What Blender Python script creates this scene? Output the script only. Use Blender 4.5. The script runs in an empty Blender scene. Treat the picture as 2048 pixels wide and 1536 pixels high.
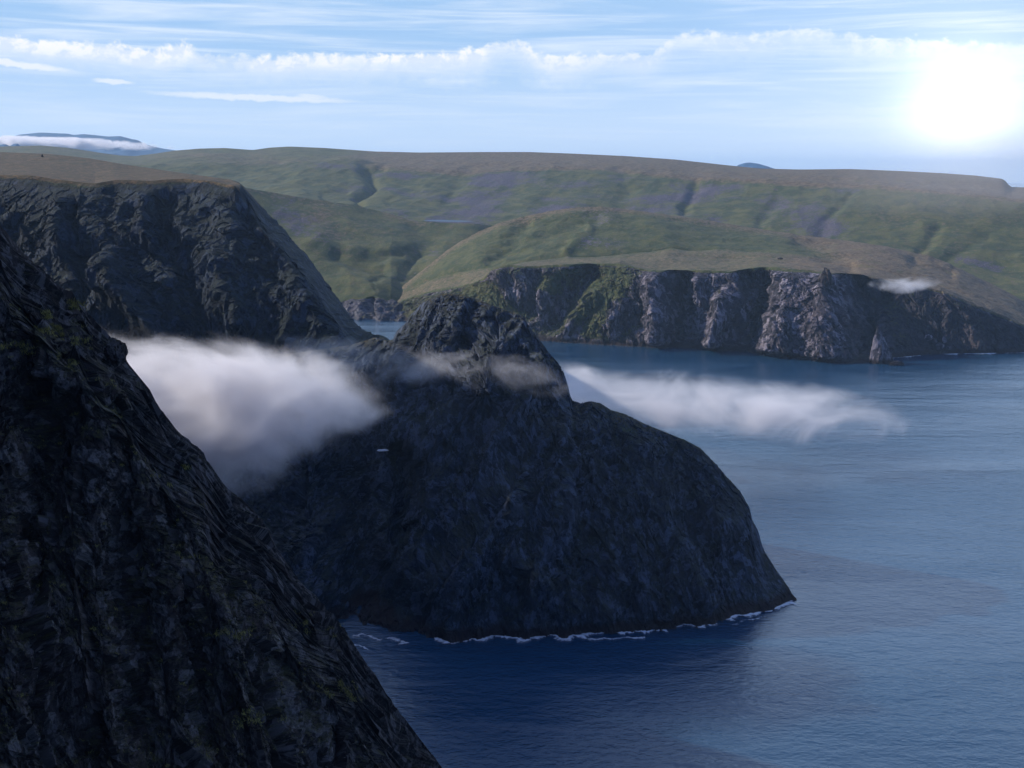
import bpy, math, time
import numpy as np
T0 = time.time()
S = bpy.context.scene
C = S.collection
R = math.radians

# ------------------------------------------------------------------ camera
H = 280.0                       # eye height above the sea
F = 2200.0                      # focal length in photo pixels (photo 2048 x 1536)
TILT = R(10.76)                 # camera looks down by this much
cd = bpy.data.cameras.new('camera')
cam = bpy.data.objects.new('camera', cd)
C.objects.link(cam)
cam.location = (0, 0, H)
cam.rotation_euler = (R(90) - TILT, 0, 0)
cd.sensor_width = 36.0
cd.lens = F / 2048 * 36.0
cd.clip_start = 1.0
cd.clip_end = 120000.0
S.camera = cam

S.view_settings.view_transform = 'Standard'
S.view_settings.look = 'None'
S.view_settings.exposure = -0.02
S.view_settings.gamma = 1.0
cy = S.cycles
cy.use_denoising = True
try:
    cy.denoiser = 'OPENIMAGEDENOISE'
except Exception:
    pass
cy.max_bounces = 8
cy.diffuse_bounces = 2
cy.glossy_bounces = 2
cy.transmission_bounces = 2
cy.volume_bounces = 5
cy.transparent_max_bounces = 12
cy.volume_step_rate = 1.0
cy.volume_max_steps = 96
cy.use_adaptive_sampling = True
cy.adaptive_threshold = 0.01

# ------------------------------------------------------------------ node helper
class NT:
    def __init__(s, tree):
        s.t = tree; s.n = tree.nodes; s.l = tree.links
        s.n.clear()
    def node(s, typ, ins=None, **kw):
        nd = s.n.new(typ)
        for k, v in kw.items():
            setattr(nd, k, v)
        for k, v in (ins or {}).items():
            s.put(nd.inputs[k], v)
        return nd
    def put(s, sock, v):
        if isinstance(v, bpy.types.NodeSocket):
            s.l.new(v, sock)
        elif isinstance(v, bpy.types.Node):
            s.l.new(v.outputs[0], sock)
        else:
            if hasattr(sock, 'default_value') and hasattr(sock.default_value, '__len__') and not hasattr(v, '__len__'):
                v = [v] * len(sock.default_value)
            if hasattr(v, '__len__') and len(v) == 3 and len(sock.default_value) == 4:
                v = tuple(v) + (1.0,)
            sock.default_value = v
    def m(s, op, a, b=0.0, c=0.0, clamp=False):
        nd = s.n.new('ShaderNodeMath'); nd.operation = op; nd.use_clamp = clamp
        s.put(nd.inputs[0], a); s.put(nd.inputs[1], b); s.put(nd.inputs[2], c)
        return nd.outputs[0]
    def vm(s, op, a, b=(0, 0, 0)):
        nd = s.n.new('ShaderNodeVectorMath'); nd.operation = op
        s.put(nd.inputs[0], a); s.put(nd.inputs[1], b)
        return nd.outputs['Value'] if op in ('DOT_PRODUCT', 'LENGTH', 'DISTANCE') else nd.outputs[0]
    def ss(s, x, a, b, lo=0.0, hi=1.0):          # smoothstep
        nd = s.n.new('ShaderNodeMapRange'); nd.interpolation_type = 'SMOOTHSTEP'
        for k, v in zip(range(5), (x, a, b, lo, hi)):
            s.put(nd.inputs[k], v)
        return nd.outputs[0]
    def mix(s, f, a, b, mode='MIX'):
        nd = s.n.new('ShaderNodeMix'); nd.data_type = 'RGBA'; nd.blend_type = mode
        s.put(nd.inputs[0], f); s.put(nd.inputs[6], a); s.put(nd.inputs[7], b)
        return nd.outputs[2]
    def noise(s, vec, scale=1.0, detail=4.0, rough=0.55, dist=0.0, typ='FBM', dims='3D'):
        nd = s.n.new('ShaderNodeTexNoise'); nd.noise_dimensions = dims
        nd.noise_type = typ
        s.put(nd.inputs['Vector'], vec); nd.inputs['Scale'].default_value = scale
        nd.inputs['Detail'].default_value = detail; nd.inputs['Roughness'].default_value = rough
        nd.inputs['Distortion'].default_value = dist
        return nd.outputs[0]
    def voro(s, vec, scale=1.0, feature='F1', rnd=1.0, out='Distance'):
        nd = s.n.new('ShaderNodeTexVoronoi'); nd.feature = feature
        s.put(nd.inputs['Vector'], vec); nd.inputs['Scale'].default_value = scale
        nd.inputs['Randomness'].default_value = rnd
        return nd.outputs[out]
    def mapping(s, vec, scale=(1, 1, 1), rot=(0, 0, 0), loc=(0, 0, 0)):
        nd = s.n.new('ShaderNodeMapping')
        s.put(nd.inputs[0], vec); nd.inputs[1].default_value = loc
        nd.inputs[2].default_value = rot; nd.inputs[3].default_value = scale
        return nd.outputs[0]

# ------------------------------------------------------------------ sun and sky
SUN_EL, SUN_AZ = R(28.0), R(-77.0)      # azimuth measured from +Y towards +X: the sun stands to the left and a little ahead
sdir = np.array([math.cos(SUN_EL) * math.sin(SUN_AZ), math.cos(SUN_EL) * math.cos(SUN_AZ), math.sin(SUN_EL)])
ld = bpy.data.lights.new('sun', 'SUN')
ld.energy = 5.0
ld.angle = R(0.5)
ld.color = (1.0, 0.93, 0.84)
sun = bpy.data.objects.new('sun', ld)
C.objects.link(sun)
sun.rotation_euler = (math.pi / 2 - SUN_EL, 0, math.pi - SUN_AZ)

def pxdir(px, py):
    x = (np.asarray(px, float) - 1024) / F; u = (768 - np.asarray(py, float)) / F
    y = math.cos(TILT) + u * math.sin(TILT); z = -math.sin(TILT) + u * math.cos(TILT)
    return x, y, z

w = bpy.data.worlds.new('World')
S.world = w
w.use_nodes = True
n = NT(w.node_tree)
sky = n.node('ShaderNodeTexSky', sky_type='NISHITA', sun_disc=False, sun_elevation=SUN_EL, sun_rotation=SUN_AZ,
             altitude=280.0, air_density=1.0, dust_density=0.6, ozone_density=1.6)
tc = n.node('ShaderNodeTexCoord')
d = n.vm('NORMALIZE', tc.outputs['Generated'])
sx = n.node('ShaderNodeSeparateXYZ', {0: d})
az = n.m('ARCTAN2', sx.outputs[0], sx.outputs[1])
el = n.m('ARCSINE', sx.outputs[2])
K = 180 / math.pi
azd = n.m('MULTIPLY', az, K)
eld = n.m('MULTIPLY', el, K)
SKYBLUE = (1.0, 1.0, 1.0)
# a cooler, clearer tint for the air, as in the photograph
base = n.mix(1.0, sky.outputs[0], (0.30, 0.66, 1.50, 1), 'MULTIPLY')
hor = n.ss(eld, 0.0, 7.5)
front = n.ss(n.m('ABSOLUTE', azd), 45, 115, 1.0, 0.12)
base = n.mix(n.m('MULTIPLY', n.m('MULTIPLY', n.m('SUBTRACT', 1.0, n.ss(eld, 12, 50)), 0.95), front), base, n.mix(n.ss(eld, 9.5, 18), n.mix(hor, (7.4, 9.0, 11.2, 1), (4.0, 6.4, 9.6, 1)), (9.4, 13.8, 20.5, 1)))
# streaky high cloud
v1 = n.node('ShaderNodeCombineXYZ', {0: n.m('MULTIPLY', azd, 0.11), 1: n.m('MULTIPLY', eld, 1.7), 2: 0.0}).outputs[0]
s1 = n.noise(v1, 0.75, 6, 0.56, 0.6)
v2 = n.node('ShaderNodeCombineXYZ', {0: n.m('MULTIPLY', azd, 0.05), 1: n.m('ADD', n.m('MULTIPLY', eld, 1.5), n.m('MULTIPLY', azd, 0.02)), 2: 3.3}).outputs[0]
s2 = n.noise(v2, 1.1, 7, 0.6, 0.3)
streak = n.m('MAXIMUM', n.ss(s1, 0.42, 0.78), n.ss(s2, 0.46, 0.76))
band = n.ss(eld, 0.6, 6.0, 0.35, 1.0)
streak = n.m('MULTIPLY', n.m('MULTIPLY', streak, band), n.ss(n.m('ABSOLUTE', azd), 60, 120, 1.0, 0.25))
col = n.mix(n.m('MULTIPLY', streak, 0.8), base, (9.0, 9.9, 11.2, 1))
# band of low cumulus: its top edge follows a profile over the azimuth, its belly fades in streaks
def f_el(py): return (math.atan((768 - py) / F) - TILT) * K
prof = [(-60, 112), (0, 88), (90, 98), (200, 96), (300, 104), (372, 93), (400, 106), (560, 112), (600, 106), (740, 108),
        (790, 104), (880, 100), (960, 92), (1015, 76), (1045, 84), (1080, 100), (1130, 108), (1200, 103), (1290, 104), (1340, 75),
        (1400, 64), (1440, 66), (1520, 70), (1580, 62), (1610, 60), (1680, 74), (1800, 86), (1920, 96), (2100, 104)]
fc = n.node('ShaderNodeFloatCurve')
cur = fc.mapping.curves[0]
azs = [math.degrees(math.atan2((p - 1024) / F, math.cos(TILT) + (768 - q) / F * math.sin(TILT))) for p, q in prof]
els = [f_el(q) for p, q in prof]
A0, A1 = -30.0, 30.0
pts = [(0.0, (els[0] - 4) / 4)] + [((a - A0) / (A1 - A0), (e - 4) / 4) for a, e in zip(azs, els)] + [(1.0, 0.6)]
while len(cur.points) < len(pts):
    cur.points.new(0.5, 0.5)
for p, (a, b) in zip(cur.points, pts):
    p.location = (a, b); p.handle_type = 'AUTO'
fc.mapping.update()
n.put(fc.inputs['Value'], n.m('DIVIDE', n.m('SUBTRACT', azd, A0), A1 - A0))
top = n.m('ADD', n.m('MULTIPLY', fc.outputs[0], 4.0), 4.0)
v3 = n.node('ShaderNodeCombineXYZ', {0: azd, 1: n.m('MULTIPLY', eld, 1.3), 2: 1.7}).outputs[0]
puff = n.noise(v3, 1.5, 7, 0.62, 0.25)
puff2 = n.noise(v3, 0.35, 3, 0.5)
over = n.m('SUBTRACT', n.m('ADD', top, n.m('MULTIPLY', n.m('SUBTRACT', puff, 0.5), 1.1)), eld)     # degrees below the top edge
edge = n.ss(over, -0.02, 0.30)
belly = n.m('SUBTRACT', 1.0, n.ss(n.m('ADD', over, n.m('MULTIPLY', n.m('SUBTRACT', s1, 0.5), 3.0)), 0.5, 1.9))
thick = n.ss(puff2, 0.34, 0.55, 0.55, 1.0)
cum = n.m('MULTIPLY', n.m('MULTIPLY', n.m('MULTIPLY', edge, belly), thick), n.ss(azd, 1.0, 5.0, 1.0, 0.62))
vol_sh = n.ss(puff, 0.42, 0.62)
ccol = n.mix(vol_sh, (8.2, 9.1, 10.4, 1), (11.4, 11.2, 10.9, 1))
ccol = n.mix(n.ss(over, 0.3, 1.6), ccol, (8.0, 9.2, 10.8, 1))
col = n.mix(n.m('MULTIPLY', cum, 0.93), col, ccol)
# two thin lens-shaped streaks below the cumulus, to the left
def lens(col, px0, px1, py0, py1, th, strength):
    a0 = math.degrees(math.atan((px0 - 1024) / F)); a1 = math.degrees(math.atan((px1 - 1024) / F))
    ac, ah = (a0 + a1) / 2, (a1 - a0) / 2
    ec = n.m('ADD', n.m('MULTIPLY', n.m('SUBTRACT', azd, ac), (f_el(py1) - f_el(py0)) / (2 * ah)), (f_el(py0) + f_el(py1)) / 2)
    dx = n.m('DIVIDE', n.m('SUBTRACT', azd, ac), ah)
    dy = n.m('DIVIDE', n.m('SUBTRACT', n.m('SUBTRACT', eld, ec), n.m('MULTIPLY', n.m('SUBTRACT', puff, 0.5), 0.35)), th)
    r = n.m('ADD', n.m('MULTIPLY', dx, dx), n.m('MULTIPLY', dy, dy))
    f = n.m('MULTIPLY', n.m('SUBTRACT', 1.0, n.ss(r, 0.1, 1.0)), strength)
    return n.mix(f, col, (9.6, 10.1, 10.8, 1))
col = lens(col, -60, 195, 136, 158, 0.20, 0.95)
col = lens(col, 205, 300, 171, 176, 0.14, 0.8)
col = lens(col, 280, 760, 192, 206, 0.20, 0.8)
col = lens(col, 600, 670, 193, 197, 0.12, 0.6)
# glare of the bright veiled sky at the right
gx, gy, gz = pxdir(1928, 225)
gv = np.array([gx, gy, gz]); gv /= np.linalg.norm(gv)
ang = n.m('MULTIPLY', n.m('ARCCOSINE', n.m('MINIMUM', n.vm('DOT_PRODUCT', d, tuple(gv)), 0.9999999)), K)
g1 = n.m('EXPONENT', n.m('MULTIPLY', n.m('POWER', n.m('DIVIDE', ang, 2.4), 2.0), -1.0))
g2 = n.m('EXPONENT', n.m('MULTIPLY', n.m('DIVIDE', ang, 5.5), -1.0))
glow = n.m('ADD', n.m('MULTIPLY', g1, 8.0), n.m('MULTIPLY', g2, 4.6))
gcol = n.mix(1.0, (1.0, 0.91, 0.90, 1), n.node('ShaderNodeCombineColor', {0: glow, 1: glow, 2: glow}).outputs[0], 'MULTIPLY')
col = n.mix(1.0, col, gcol, 'ADD')
bg = n.node('ShaderNodeBackground', {0: col, 1: 0.1})
wo = n.node('ShaderNodeOutputWorld', {0: bg})

# ------------------------------------------------------------------ numpy noise
_rng = np.random.RandomState(7)
_PERM = _rng.permutation(4096).astype(np.int32)
_g = _rng.normal(size=(4096, 3)); _g /= np.linalg.norm(_g, axis=1)[:, None]
_GX, _GY, _GZ = [np.ascontiguousarray(_g[:, i]).astype(np.float32) for i in range(3)]

def perlin(x, y, z):
    sh = x.shape
    x = x.ravel().astype(np.float32); y = y.ravel().astype(np.float32); z = z.ravel().astype(np.float32)
    xi = np.floor(x).astype(np.int32); yi = np.floor(y).astype(np.int32); zi = np.floor(z).astype(np.int32)
    xf = x - xi; yf = y - yi; zf = z - zi
    u = xf * xf * xf * (xf * (xf * 6 - 15) + 10); v = yf * yf * yf * (yf * (yf * 6 - 15) + 10); ww = zf * zf * zf * (zf * (zf * 6 - 15) + 10)
    xs = [_PERM[xi & 4095], _PERM[(xi + 1) & 4095]]
    res = None
    def corner(i, j, k):
        h = _PERM[(_PERM[(xs[i] + yi + j) & 4095] + zi + k) & 4095]
        return _GX[h] * (xf - i) + _GY[h] * (yf - j) + _GZ[h] * (zf - k)
    def lz(i, j):
        a = corner(i, j, 0); return a + ww * (corner(i, j, 1) - a)
    def ly(i):
        a = lz(i, 0); return a + v * (lz(i, 1) - a)
    a = ly(0)
    return (a + u * (ly(1) - a)).reshape(sh) * 1.6

def frame_for(axis):
    """orthonormal frame whose third vector is AXIS (the direction features are stretched along)"""
    c = np.array(axis, float); c /= np.linalg.norm(c)
    a = np.cross(c, (0, 1, 0) if abs(c[1]) < 0.9 else (1, 0, 0)); a /= np.linalg.norm(a)
    return a, np.cross(c, a), c

def coords(P, size, axis=(0, 0, 1), stretch=1.0, off=0.0):
    a, b, c = frame_for(axis)
    return (P @ a / size + off, P @ b / size + off * 1.7, P @ c / (size * stretch) + off * 2.3)

def fbm(P, size, octaves=4, axis=(0, 0, 1), stretch=1.0, off=0.0, gain=0.5, ridged=False, billow=False):
    x, y, z = coords(P, size, axis, stretch, off)
    s = np.zeros(P.shape[:-1], np.float32); amp = 1.0; tot = 0.0
    for o in range(octaves):
        v = perlin(x * 2.03 ** o + 11.3 * o, y * 2.03 ** o + 5.1 * o, z * 2.03 ** o + 7.7 * o)
        if ridged: v = 1 - 2 * np.abs(v)
        elif billow: v = 2 * np.abs(v) - 0.5
        s += amp * v; tot += amp; amp *= gain
    return s / tot

def blocks(P, size, axis=(0, 0, 1), stretch=1.0, off=0.0, octaves=2, jitter=0.35):
    """stepped, faceted relief: slanted saw-tooth strata broken up by low noise"""
    s = 0; amp = 1.0; tot = 0
    for o in range(octaves):
        sz = size / 2.3 ** o
        x, y, z = coords(P, sz, axis, stretch, off + 3.1 * o)
        wv = perlin(x * 0.45, y * 0.45, z * 0.45) * 2.2
        wv2 = perlin(x * 0.5 + 9, y * 0.5 + 4, z * 0.5 + 2) * 2.0
        t = x * 0.8 + 0.5 * z + wv
        t2 = -0.35 * x + y * 0.9 + z * 1.2 + wv2
        f = t - np.floor(t); f2 = t2 - np.floor(t2)
        saw = np.where(f < 0.8, f / 0.8, (1 - f) / 0.2)
        saw2 = np.where(f2 < 0.75, f2 / 0.75, (1 - f2) / 0.25)
        hsh = perlin(np.floor(t) * 0.73, np.floor(t2) * 0.91, np.zeros_like(t) + 0.37 * o)
        s = s + amp * (0.55 * saw + 0.45 * saw2 - 0.5 + 0.6 * hsh); tot += amp; amp *= 0.5
    return (s / tot).astype(np.float32)

def facets(P, size, axis=(0, 0, 1), stretch=1.0, off=0.0, octaves=2, gain=0.5, warp=0.35):
    """broken rock: every cell of a jittered lattice is a tilted flat face of its own"""
    tot = 0; acc = 0; amp = 1.0
    for o in range(octaves):
        x, y, z = coords(P, size / 2.1 ** o, axis, stretch, off + 4.3 * o)
        x = x.astype(np.float32); y = y.astype(np.float32); z = z.astype(np.float32)
        wv = perlin(x * 0.9 + 3, y * 0.9, z * 0.9) * warp
        x = x + wv; y = y - wv; z = z + wv * 0.5
        xi = np.floor(x).astype(np.int32); yi = np.floor(y).astype(np.int32); zi = np.floor(z).astype(np.int32)
        best = np.full(x.shape, 9.0, np.float32); h = np.zeros(x.shape, np.float32)
        for i in (-1, 0, 1):
            for j in (-1, 0, 1):
                for k in (-1, 0, 1):
                    q = _PERM[(_PERM[(_PERM[(xi + i) & 4095] + yi + j) & 4095] + zi + k) & 4095]
                    dx = xi + i + 0.5 + _GX[q] * 0.48 - x; dy = yi + j + 0.5 + _GY[q] * 0.48 - y; dz = zi + k + 0.5 + _GZ[q] * 0.48 - z
                    r2 = dx * dx + dy * dy + dz * dz
                    q2 = (q * 7 + 13) & 4095
                    hv = 0.75 * (_GX[q2] * dx + _GY[q2] * dy + _GZ[q2] * dz) + 0.45 * _GX[(q * 3 + 5) & 4095]
                    m_ = r2 < best
                    best = np.where(m_, r2, best); h = np.where(m_, hv, h)
        acc = acc + amp * h; tot += amp; amp *= gain
    return (acc / tot).astype(np.float32)

# ------------------------------------------------------------------ building terrain as lofted ridges
def on_ray(px, py, Y):
    x, y, z = pxdir(px, py)
    k = Y / y
    return np.stack([x * k, np.broadcast_to(Y, np.shape(k * x)) * 1.0, H + z * k], -1)

def sea_Y(px, py, z0=0.0):
    x, y, z = pxdir(px, py)
    return y * (z0 - H) / z

def smooth(a, k):
    if k < 2: return a
    ker = np.hanning(k + 2)[1:-1]; ker /= ker.sum()
    p = np.pad(a, (k // 2, k - 1 - k // 2), mode='edge')
    # keep end slope
    return np.convolve(p, ker, mode='valid')

class Rail:
    """a line over the terrain given as (px, py, Y) knots: a view direction and a real distance"""
    def __init__(s, knots, k=9):
        a = np.array(knots, float); s.a = a; s.k = k
    def at(s, PX):
        py = smooth(np.interp(PX, s.a[:, 0], s.a[:, 1]), s.k)
        if s.a.shape[1] > 2: Y = smooth(np.interp(PX, s.a[:, 0], s.a[:, 2]), max(s.k * 3, 5))
        else: Y = sea_Y(PX, py)
        return py, Y

def loft(PX, rails, segs, back=(), front=()):
    """rails from the farthest line to the nearest. segs = [(rows, power_py, power_Y)] between them"""
    ev = [r.at(PX) for r in rails]
    rows_py, rows_Y = [], []
    for i, (nr, pp, pY) in enumerate(segs):
        (pa, Ya), (pb, Yb) = ev[i], ev[i + 1]
        for j in range(nr):
            t = j / nr
            tp = t ** pp
            tY = 1 - (1 - t) ** pY if pY > 0 else t ** (-pY)
            rows_py.append(pa + (pb - pa) * tp)
            rows_Y.append(Ya + (Yb - Ya) * tY)
    rows_py.append(ev[-1][0]); rows_Y.append(ev[-1][1])
    PY = np.array(rows_py); YY = np.array(rows_Y)
    PXg = np.broadcast_to(PX, PY.shape)
    P = on_ray(PXg, PY, YY)
    pre = []
    for (dx, dy, dz, nr) in back:            # world offsets from the skyline, cumulative
        base0 = P[0] if not pre else pre[0]
        add = [base0 + np.array([dx, dy, dz]) * (q + 1) / nr for q in range(nr)]
        for q in add: pre.insert(0, q)
    post = []
    for (dx, dy, dz, nr) in front:
        base0 = P[-1] if not post else post[-1]
        for q in range(nr): post.append(base0 + np.array([dx, dy, dz]) * (q + 1) / nr)
    nb, nf = len(pre), len(post)
    P = np.concatenate([np.array(pre).reshape(nb, len(PX), 3), P, np.array(post).reshape(nf, len(PX), 3)], 0)
    PY = np.concatenate([np.repeat(PY[:1], nb, 0), PY, np.repeat(PY[-1:], nf, 0)], 0)
    PXg = np.broadcast_to(PX, PY.shape)
    return P, PXg, PY, nb

def normals(P):
    du = np.gradient(P, axis=1); dv = np.gradient(P, axis=0)
    N = np.cross(du, -dv)
    N /= np.linalg.norm(N, axis=-1, keepdims=True) + 1e-9
    return N

def stroke(PX, PY, x0, y0, x1, y1, wd, flat=1.0):
    """0..1 weight around a line on the surface"""
    dx, dy = x1 - x0, y1 - y0; L = dx * dx + dy * dy + 1e-6
    t = np.clip(((PX - x0) * dx + (PY - y0) * dy) / L, 0, 1)
    r2 = ((PX - x0 - t * dx) ** 2 + ((PY - y0 - t * dy) * flat) ** 2) / wd ** 2
    return np.exp(-r2)

REST = {}
def grid_mesh(name, P, mat, attrs=None, smooth_sh=False, keep=None):
    h, w_ = P.shape[:2]
    me = bpy.data.meshes.new(name)
    idx = np.arange(h * w_, dtype=np.int32).reshape(h, w_)
    q = np.stack([idx[1:, :-1], idx[1:, 1:], idx[:-1, 1:], idx[:-1, :-1]], -1).reshape(-1, 4)
    if keep is not None: q = q[keep.reshape(-1)]
    me.vertices.add(h * w_); me.vertices.foreach_set('co', P.astype(np.float32).ravel())
    me.loops.add(q.size); me.loops.foreach_set('vertex_index', q.ravel())
    me.polygons.add(len(q))
    me.polygons.foreach_set('loop_start', np.arange(0, q.size, 4, dtype=np.int32))
    me.polygons.foreach_set('loop_total', np.full(len(q), 4, np.int32))
    me.update(calc_edges=True)
    me.polygons.foreach_set('use_smooth', np.full(len(q), bool(smooth_sh)))
    for k, v in (attrs or {}).items():
        a = me.attributes.new(k, 'FLOAT', 'POINT'); a.data.foreach_set('value', np.ascontiguousarray(v, np.float32).ravel())
    rv = REST.get(P.shape[:2], P)
    a = me.attributes.new('rest', 'FLOAT_VECTOR', 'POINT'); a.data.foreach_set('vector', np.ascontiguousarray(rv, np.float32).ravel())
    o = bpy.data.objects.new(name, me); C.objects.link(o)
    me.materials.append(mat)
    return o

def tag(o, label=None, cat=None, kind=None, group=None):
    if label: o['label'] = label
    if cat: o['category'] = cat
    if kind: o['kind'] = kind
    if group: o['group'] = group
    return o

# ------------------------------------------------------------------ materials
def mat_new(name):
    m = bpy.data.materials.new(name); m.use_nodes = True
    return m, NT(m.node_tree)

def terrain_mat(name, rock=((.035, .035, .040), (.075, .072, .078), (.14, .135, .14)), green=(.040, .062, .018), green2=(.075, .095, .028),
                brown=(.10, .075, .040), scree=(.105, .095, .115), unit=10.0, axis_rot=(0, 0, 0), stretch=4.0, bump=1.0,
                speck=0.0, wet=True, rough=0.85, moss=(.11, .11, .03), veg=0.0, tops=0.7, wet_top=9.0):
    """rock / turf blend. point attributes: grass (turf cover), dry (brown heath), scree"""
    m, n = mat_new(name)
    geo = n.node('ShaderNodeNewGeometry')
    pos = geo.outputs['Position']
    nz = n.node('ShaderNodeSeparateXYZ', {0: geo.outputs['Normal']}).outputs[2]
    pz = n.node('ShaderNodeSeparateXYZ', {0: pos}).outputs[2]
    pos = n.node('ShaderNodeAttribute', attribute_name='rest', attribute_type='GEOMETRY').outputs['Vector']
    st = n.mapping(pos, (1 / unit, 1 / unit, 1 / unit / stretch), axis_rot)
    iso = n.mapping(pos, (1 / unit,) * 3)
    big = n.noise(iso, 0.18, 5, 0.6)
    mid = n.noise(st, 1.0, 8, 0.68, 0.8)
    fine = n.noise(st, 4.0, 8, 0.72, 0.3)
    gr = n.noise(iso, 9.0, 6, 0.75)
    cell = n.voro(st, 2.2, 'F1', 1.0, 'Color')
    cv = n.node('ShaderNodeSeparateColor', {0: cell}).outputs[0]
    f = n.m('ADD', n.m('MULTIPLY', mid, 0.5), n.m('MULTIPLY', fine, 0.5))
    rc = n.mix(n.ss(f, 0.44, 0.56), rock[0], rock[1])
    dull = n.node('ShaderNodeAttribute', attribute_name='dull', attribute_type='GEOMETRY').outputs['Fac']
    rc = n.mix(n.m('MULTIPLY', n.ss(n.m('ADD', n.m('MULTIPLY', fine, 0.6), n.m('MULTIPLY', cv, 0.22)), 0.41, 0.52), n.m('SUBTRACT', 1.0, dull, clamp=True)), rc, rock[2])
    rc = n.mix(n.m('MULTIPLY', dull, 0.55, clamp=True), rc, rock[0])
    rc = n.mix(n.ss(big, 0.52, 0.66, 0, 0.4), rc, tuple(c * k for c, k in zip(rock[1], (1.25, 1.0, 0.85))))
    if speck > 0:
        rc = n.mix(n.ss(n.noise(iso, 6.0, 3, 0.7), 0.66, 0.72), rc, (speck, speck, speck * 0.97, 1))
    at = lambda k: n.node('ShaderNodeAttribute', attribute_name=k, attribute_type='GEOMETRY').outputs['Fac']
    gA, dA, sA = at('grass'), at('dry'), at('scree')
    v = n.noise(iso, 0.6, 6, 0.65, 0.5)
    v2 = n.noise(iso, 2.6, 6, 0.7)
    gc = n.mix(n.ss(v, 0.38, 0.62), green, green2)
    gc = n.mix(n.ss(v2, 0.50, 0.66, 0, 0.55), gc, brown)
    dc = n.mix(n.ss(v2, 0.36, 0.64), tuple(c * 0.58 for c in brown), tuple(c * 1.4 for c in brown))
    dc = n.mix(n.ss(v, 0.55, 0.66, 0, 0.5), dc, green2)
    gc = n.mix(n.ss(n.m('ADD', dA, n.m('MULTIPLY', n.m('SUBTRACT', v2, 0.5), 0.9)), 0.30, 0.70), gc, dc)
    sc = n.mix(n.ss(gr, 0.40, 0.60), tuple(c * 0.55 for c in scree), tuple(c * 1.3 for c in scree))
    gc = n.mix(n.ss(n.m('ADD', sA, n.m('MULTIPLY', n.m('SUBTRACT', v2, 0.5), 1.6)), 0.40, 0.75), gc, sc)
    gc = n.mix(0.55, gc, n.mix(1.0, gc, n.mix(n.ss(n.noise(iso, 14.0, 4, 0.8), 0.38, 0.62), (.45, .45, .45, 1), (1.6, 1.6, 1.6, 1)), 'MULTIPLY'))
    wht = n.ss(n.noise(iso, 5.0, 2, 0.6), 0.735, 0.76)
    gc = n.mix(n.m('MULTIPLY', wht, 0.7), gc, (.34, .33, .33, 1))
    # turf holds where the ground is flat enough, ragged at its edge
    tf = n.m('ADD', gA, n.m('ADD', n.m('MULTIPLY', n.m('SUBTRACT', fine, 0.5), 1.3), n.m('MULTIPLY', n.m('SUBTRACT', v, 0.5), 0.8)))
    tf = n.m('ADD', tf, n.ss(nz, tops - 0.25, tops + 0.2, -0.25, 0.35))
    tf = n.ss(tf, 0.42, 0.62)
    col = n.mix(tf, rc, gc)
    if veg > 0:      # moss and yellow tufts on ledges
        mv = n.ss(n.m('ADD', n.noise(iso, 1.6, 7, 0.72), n.ss(nz, 0.25, 0.75, -0.08, 0.16)), 0.56, 0.66)
        col = n.mix(n.m('MULTIPLY', mv, veg), col, n.mix(n.ss(gr, 0.4, 0.65), tuple(c * 0.4 for c in moss), moss))
    if wet:          # dark red-brown weed and wet rock just above the tide
        wz = n.m('ADD', pz, n.m('MULTIPLY', n.m('SUBTRACT', mid, 0.5), 10.0))
        col = n.mix(n.m('SUBTRACT', 1.0, n.ss(wz, wet_top * 0.4, wet_top)), col, (.026, .017, .017, 1))
    hgt = n.m('ADD', n.m('MULTIPLY', mid, 1.4), n.m('ADD', n.m('MULTIPLY', fine, 0.55), n.m('MULTIPLY', cv, 0.16)))
    hg = n.m('ADD', n.m('MULTIPLY', v2, 0.22), n.m('MULTIPLY', gr, 0.10))
    hh = n.node('ShaderNodeMix', {0: tf, 2: hgt, 3: hg}, data_type='FLOAT').outputs[0]
    bp = n.node('ShaderNodeBump', {'Height': hh, 'Strength': 1.0, 'Distance': unit * 0.32 * bump})
    b = n.node('ShaderNodeBsdfPrincipled', {'Base Color': col, 'Roughness': rough, 'Normal': bp.outputs[0]})
    b.inputs['Specular IOR Level'].default_value = 0.25
    n.node('ShaderNodeOutputMaterial', {0: b})
    return m

ROCK_NEAR = ((.010, .007, .006), (.042, .031, .029), (.120, .104, .102))
M_near = terrain_mat('near_rock', rock=ROCK_NEAR, unit=3.2, stretch=3.2, axis_rot=(0, R(-14), 0), bump=0.9, speck=0.20, wet=False, veg=0.5, tops=1.3, moss=(.085, .080, .018))
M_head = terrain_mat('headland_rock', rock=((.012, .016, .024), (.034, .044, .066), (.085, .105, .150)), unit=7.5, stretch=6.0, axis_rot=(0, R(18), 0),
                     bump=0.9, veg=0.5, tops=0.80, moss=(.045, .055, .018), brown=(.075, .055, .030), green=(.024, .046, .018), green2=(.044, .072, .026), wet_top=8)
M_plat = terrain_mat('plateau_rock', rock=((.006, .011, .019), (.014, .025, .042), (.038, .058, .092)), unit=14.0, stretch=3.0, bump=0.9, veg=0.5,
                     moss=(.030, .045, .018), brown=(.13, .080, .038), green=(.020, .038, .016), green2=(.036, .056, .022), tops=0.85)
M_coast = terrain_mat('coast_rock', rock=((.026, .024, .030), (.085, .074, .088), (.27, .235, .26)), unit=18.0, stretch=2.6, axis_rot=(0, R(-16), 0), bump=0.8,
                      brown=(.135, .096, .054), green=(.036, .052, .018), green2=(.082, .086, .028), scree=(.12, .10, .125), tops=0.75, wet_top=10)
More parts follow.
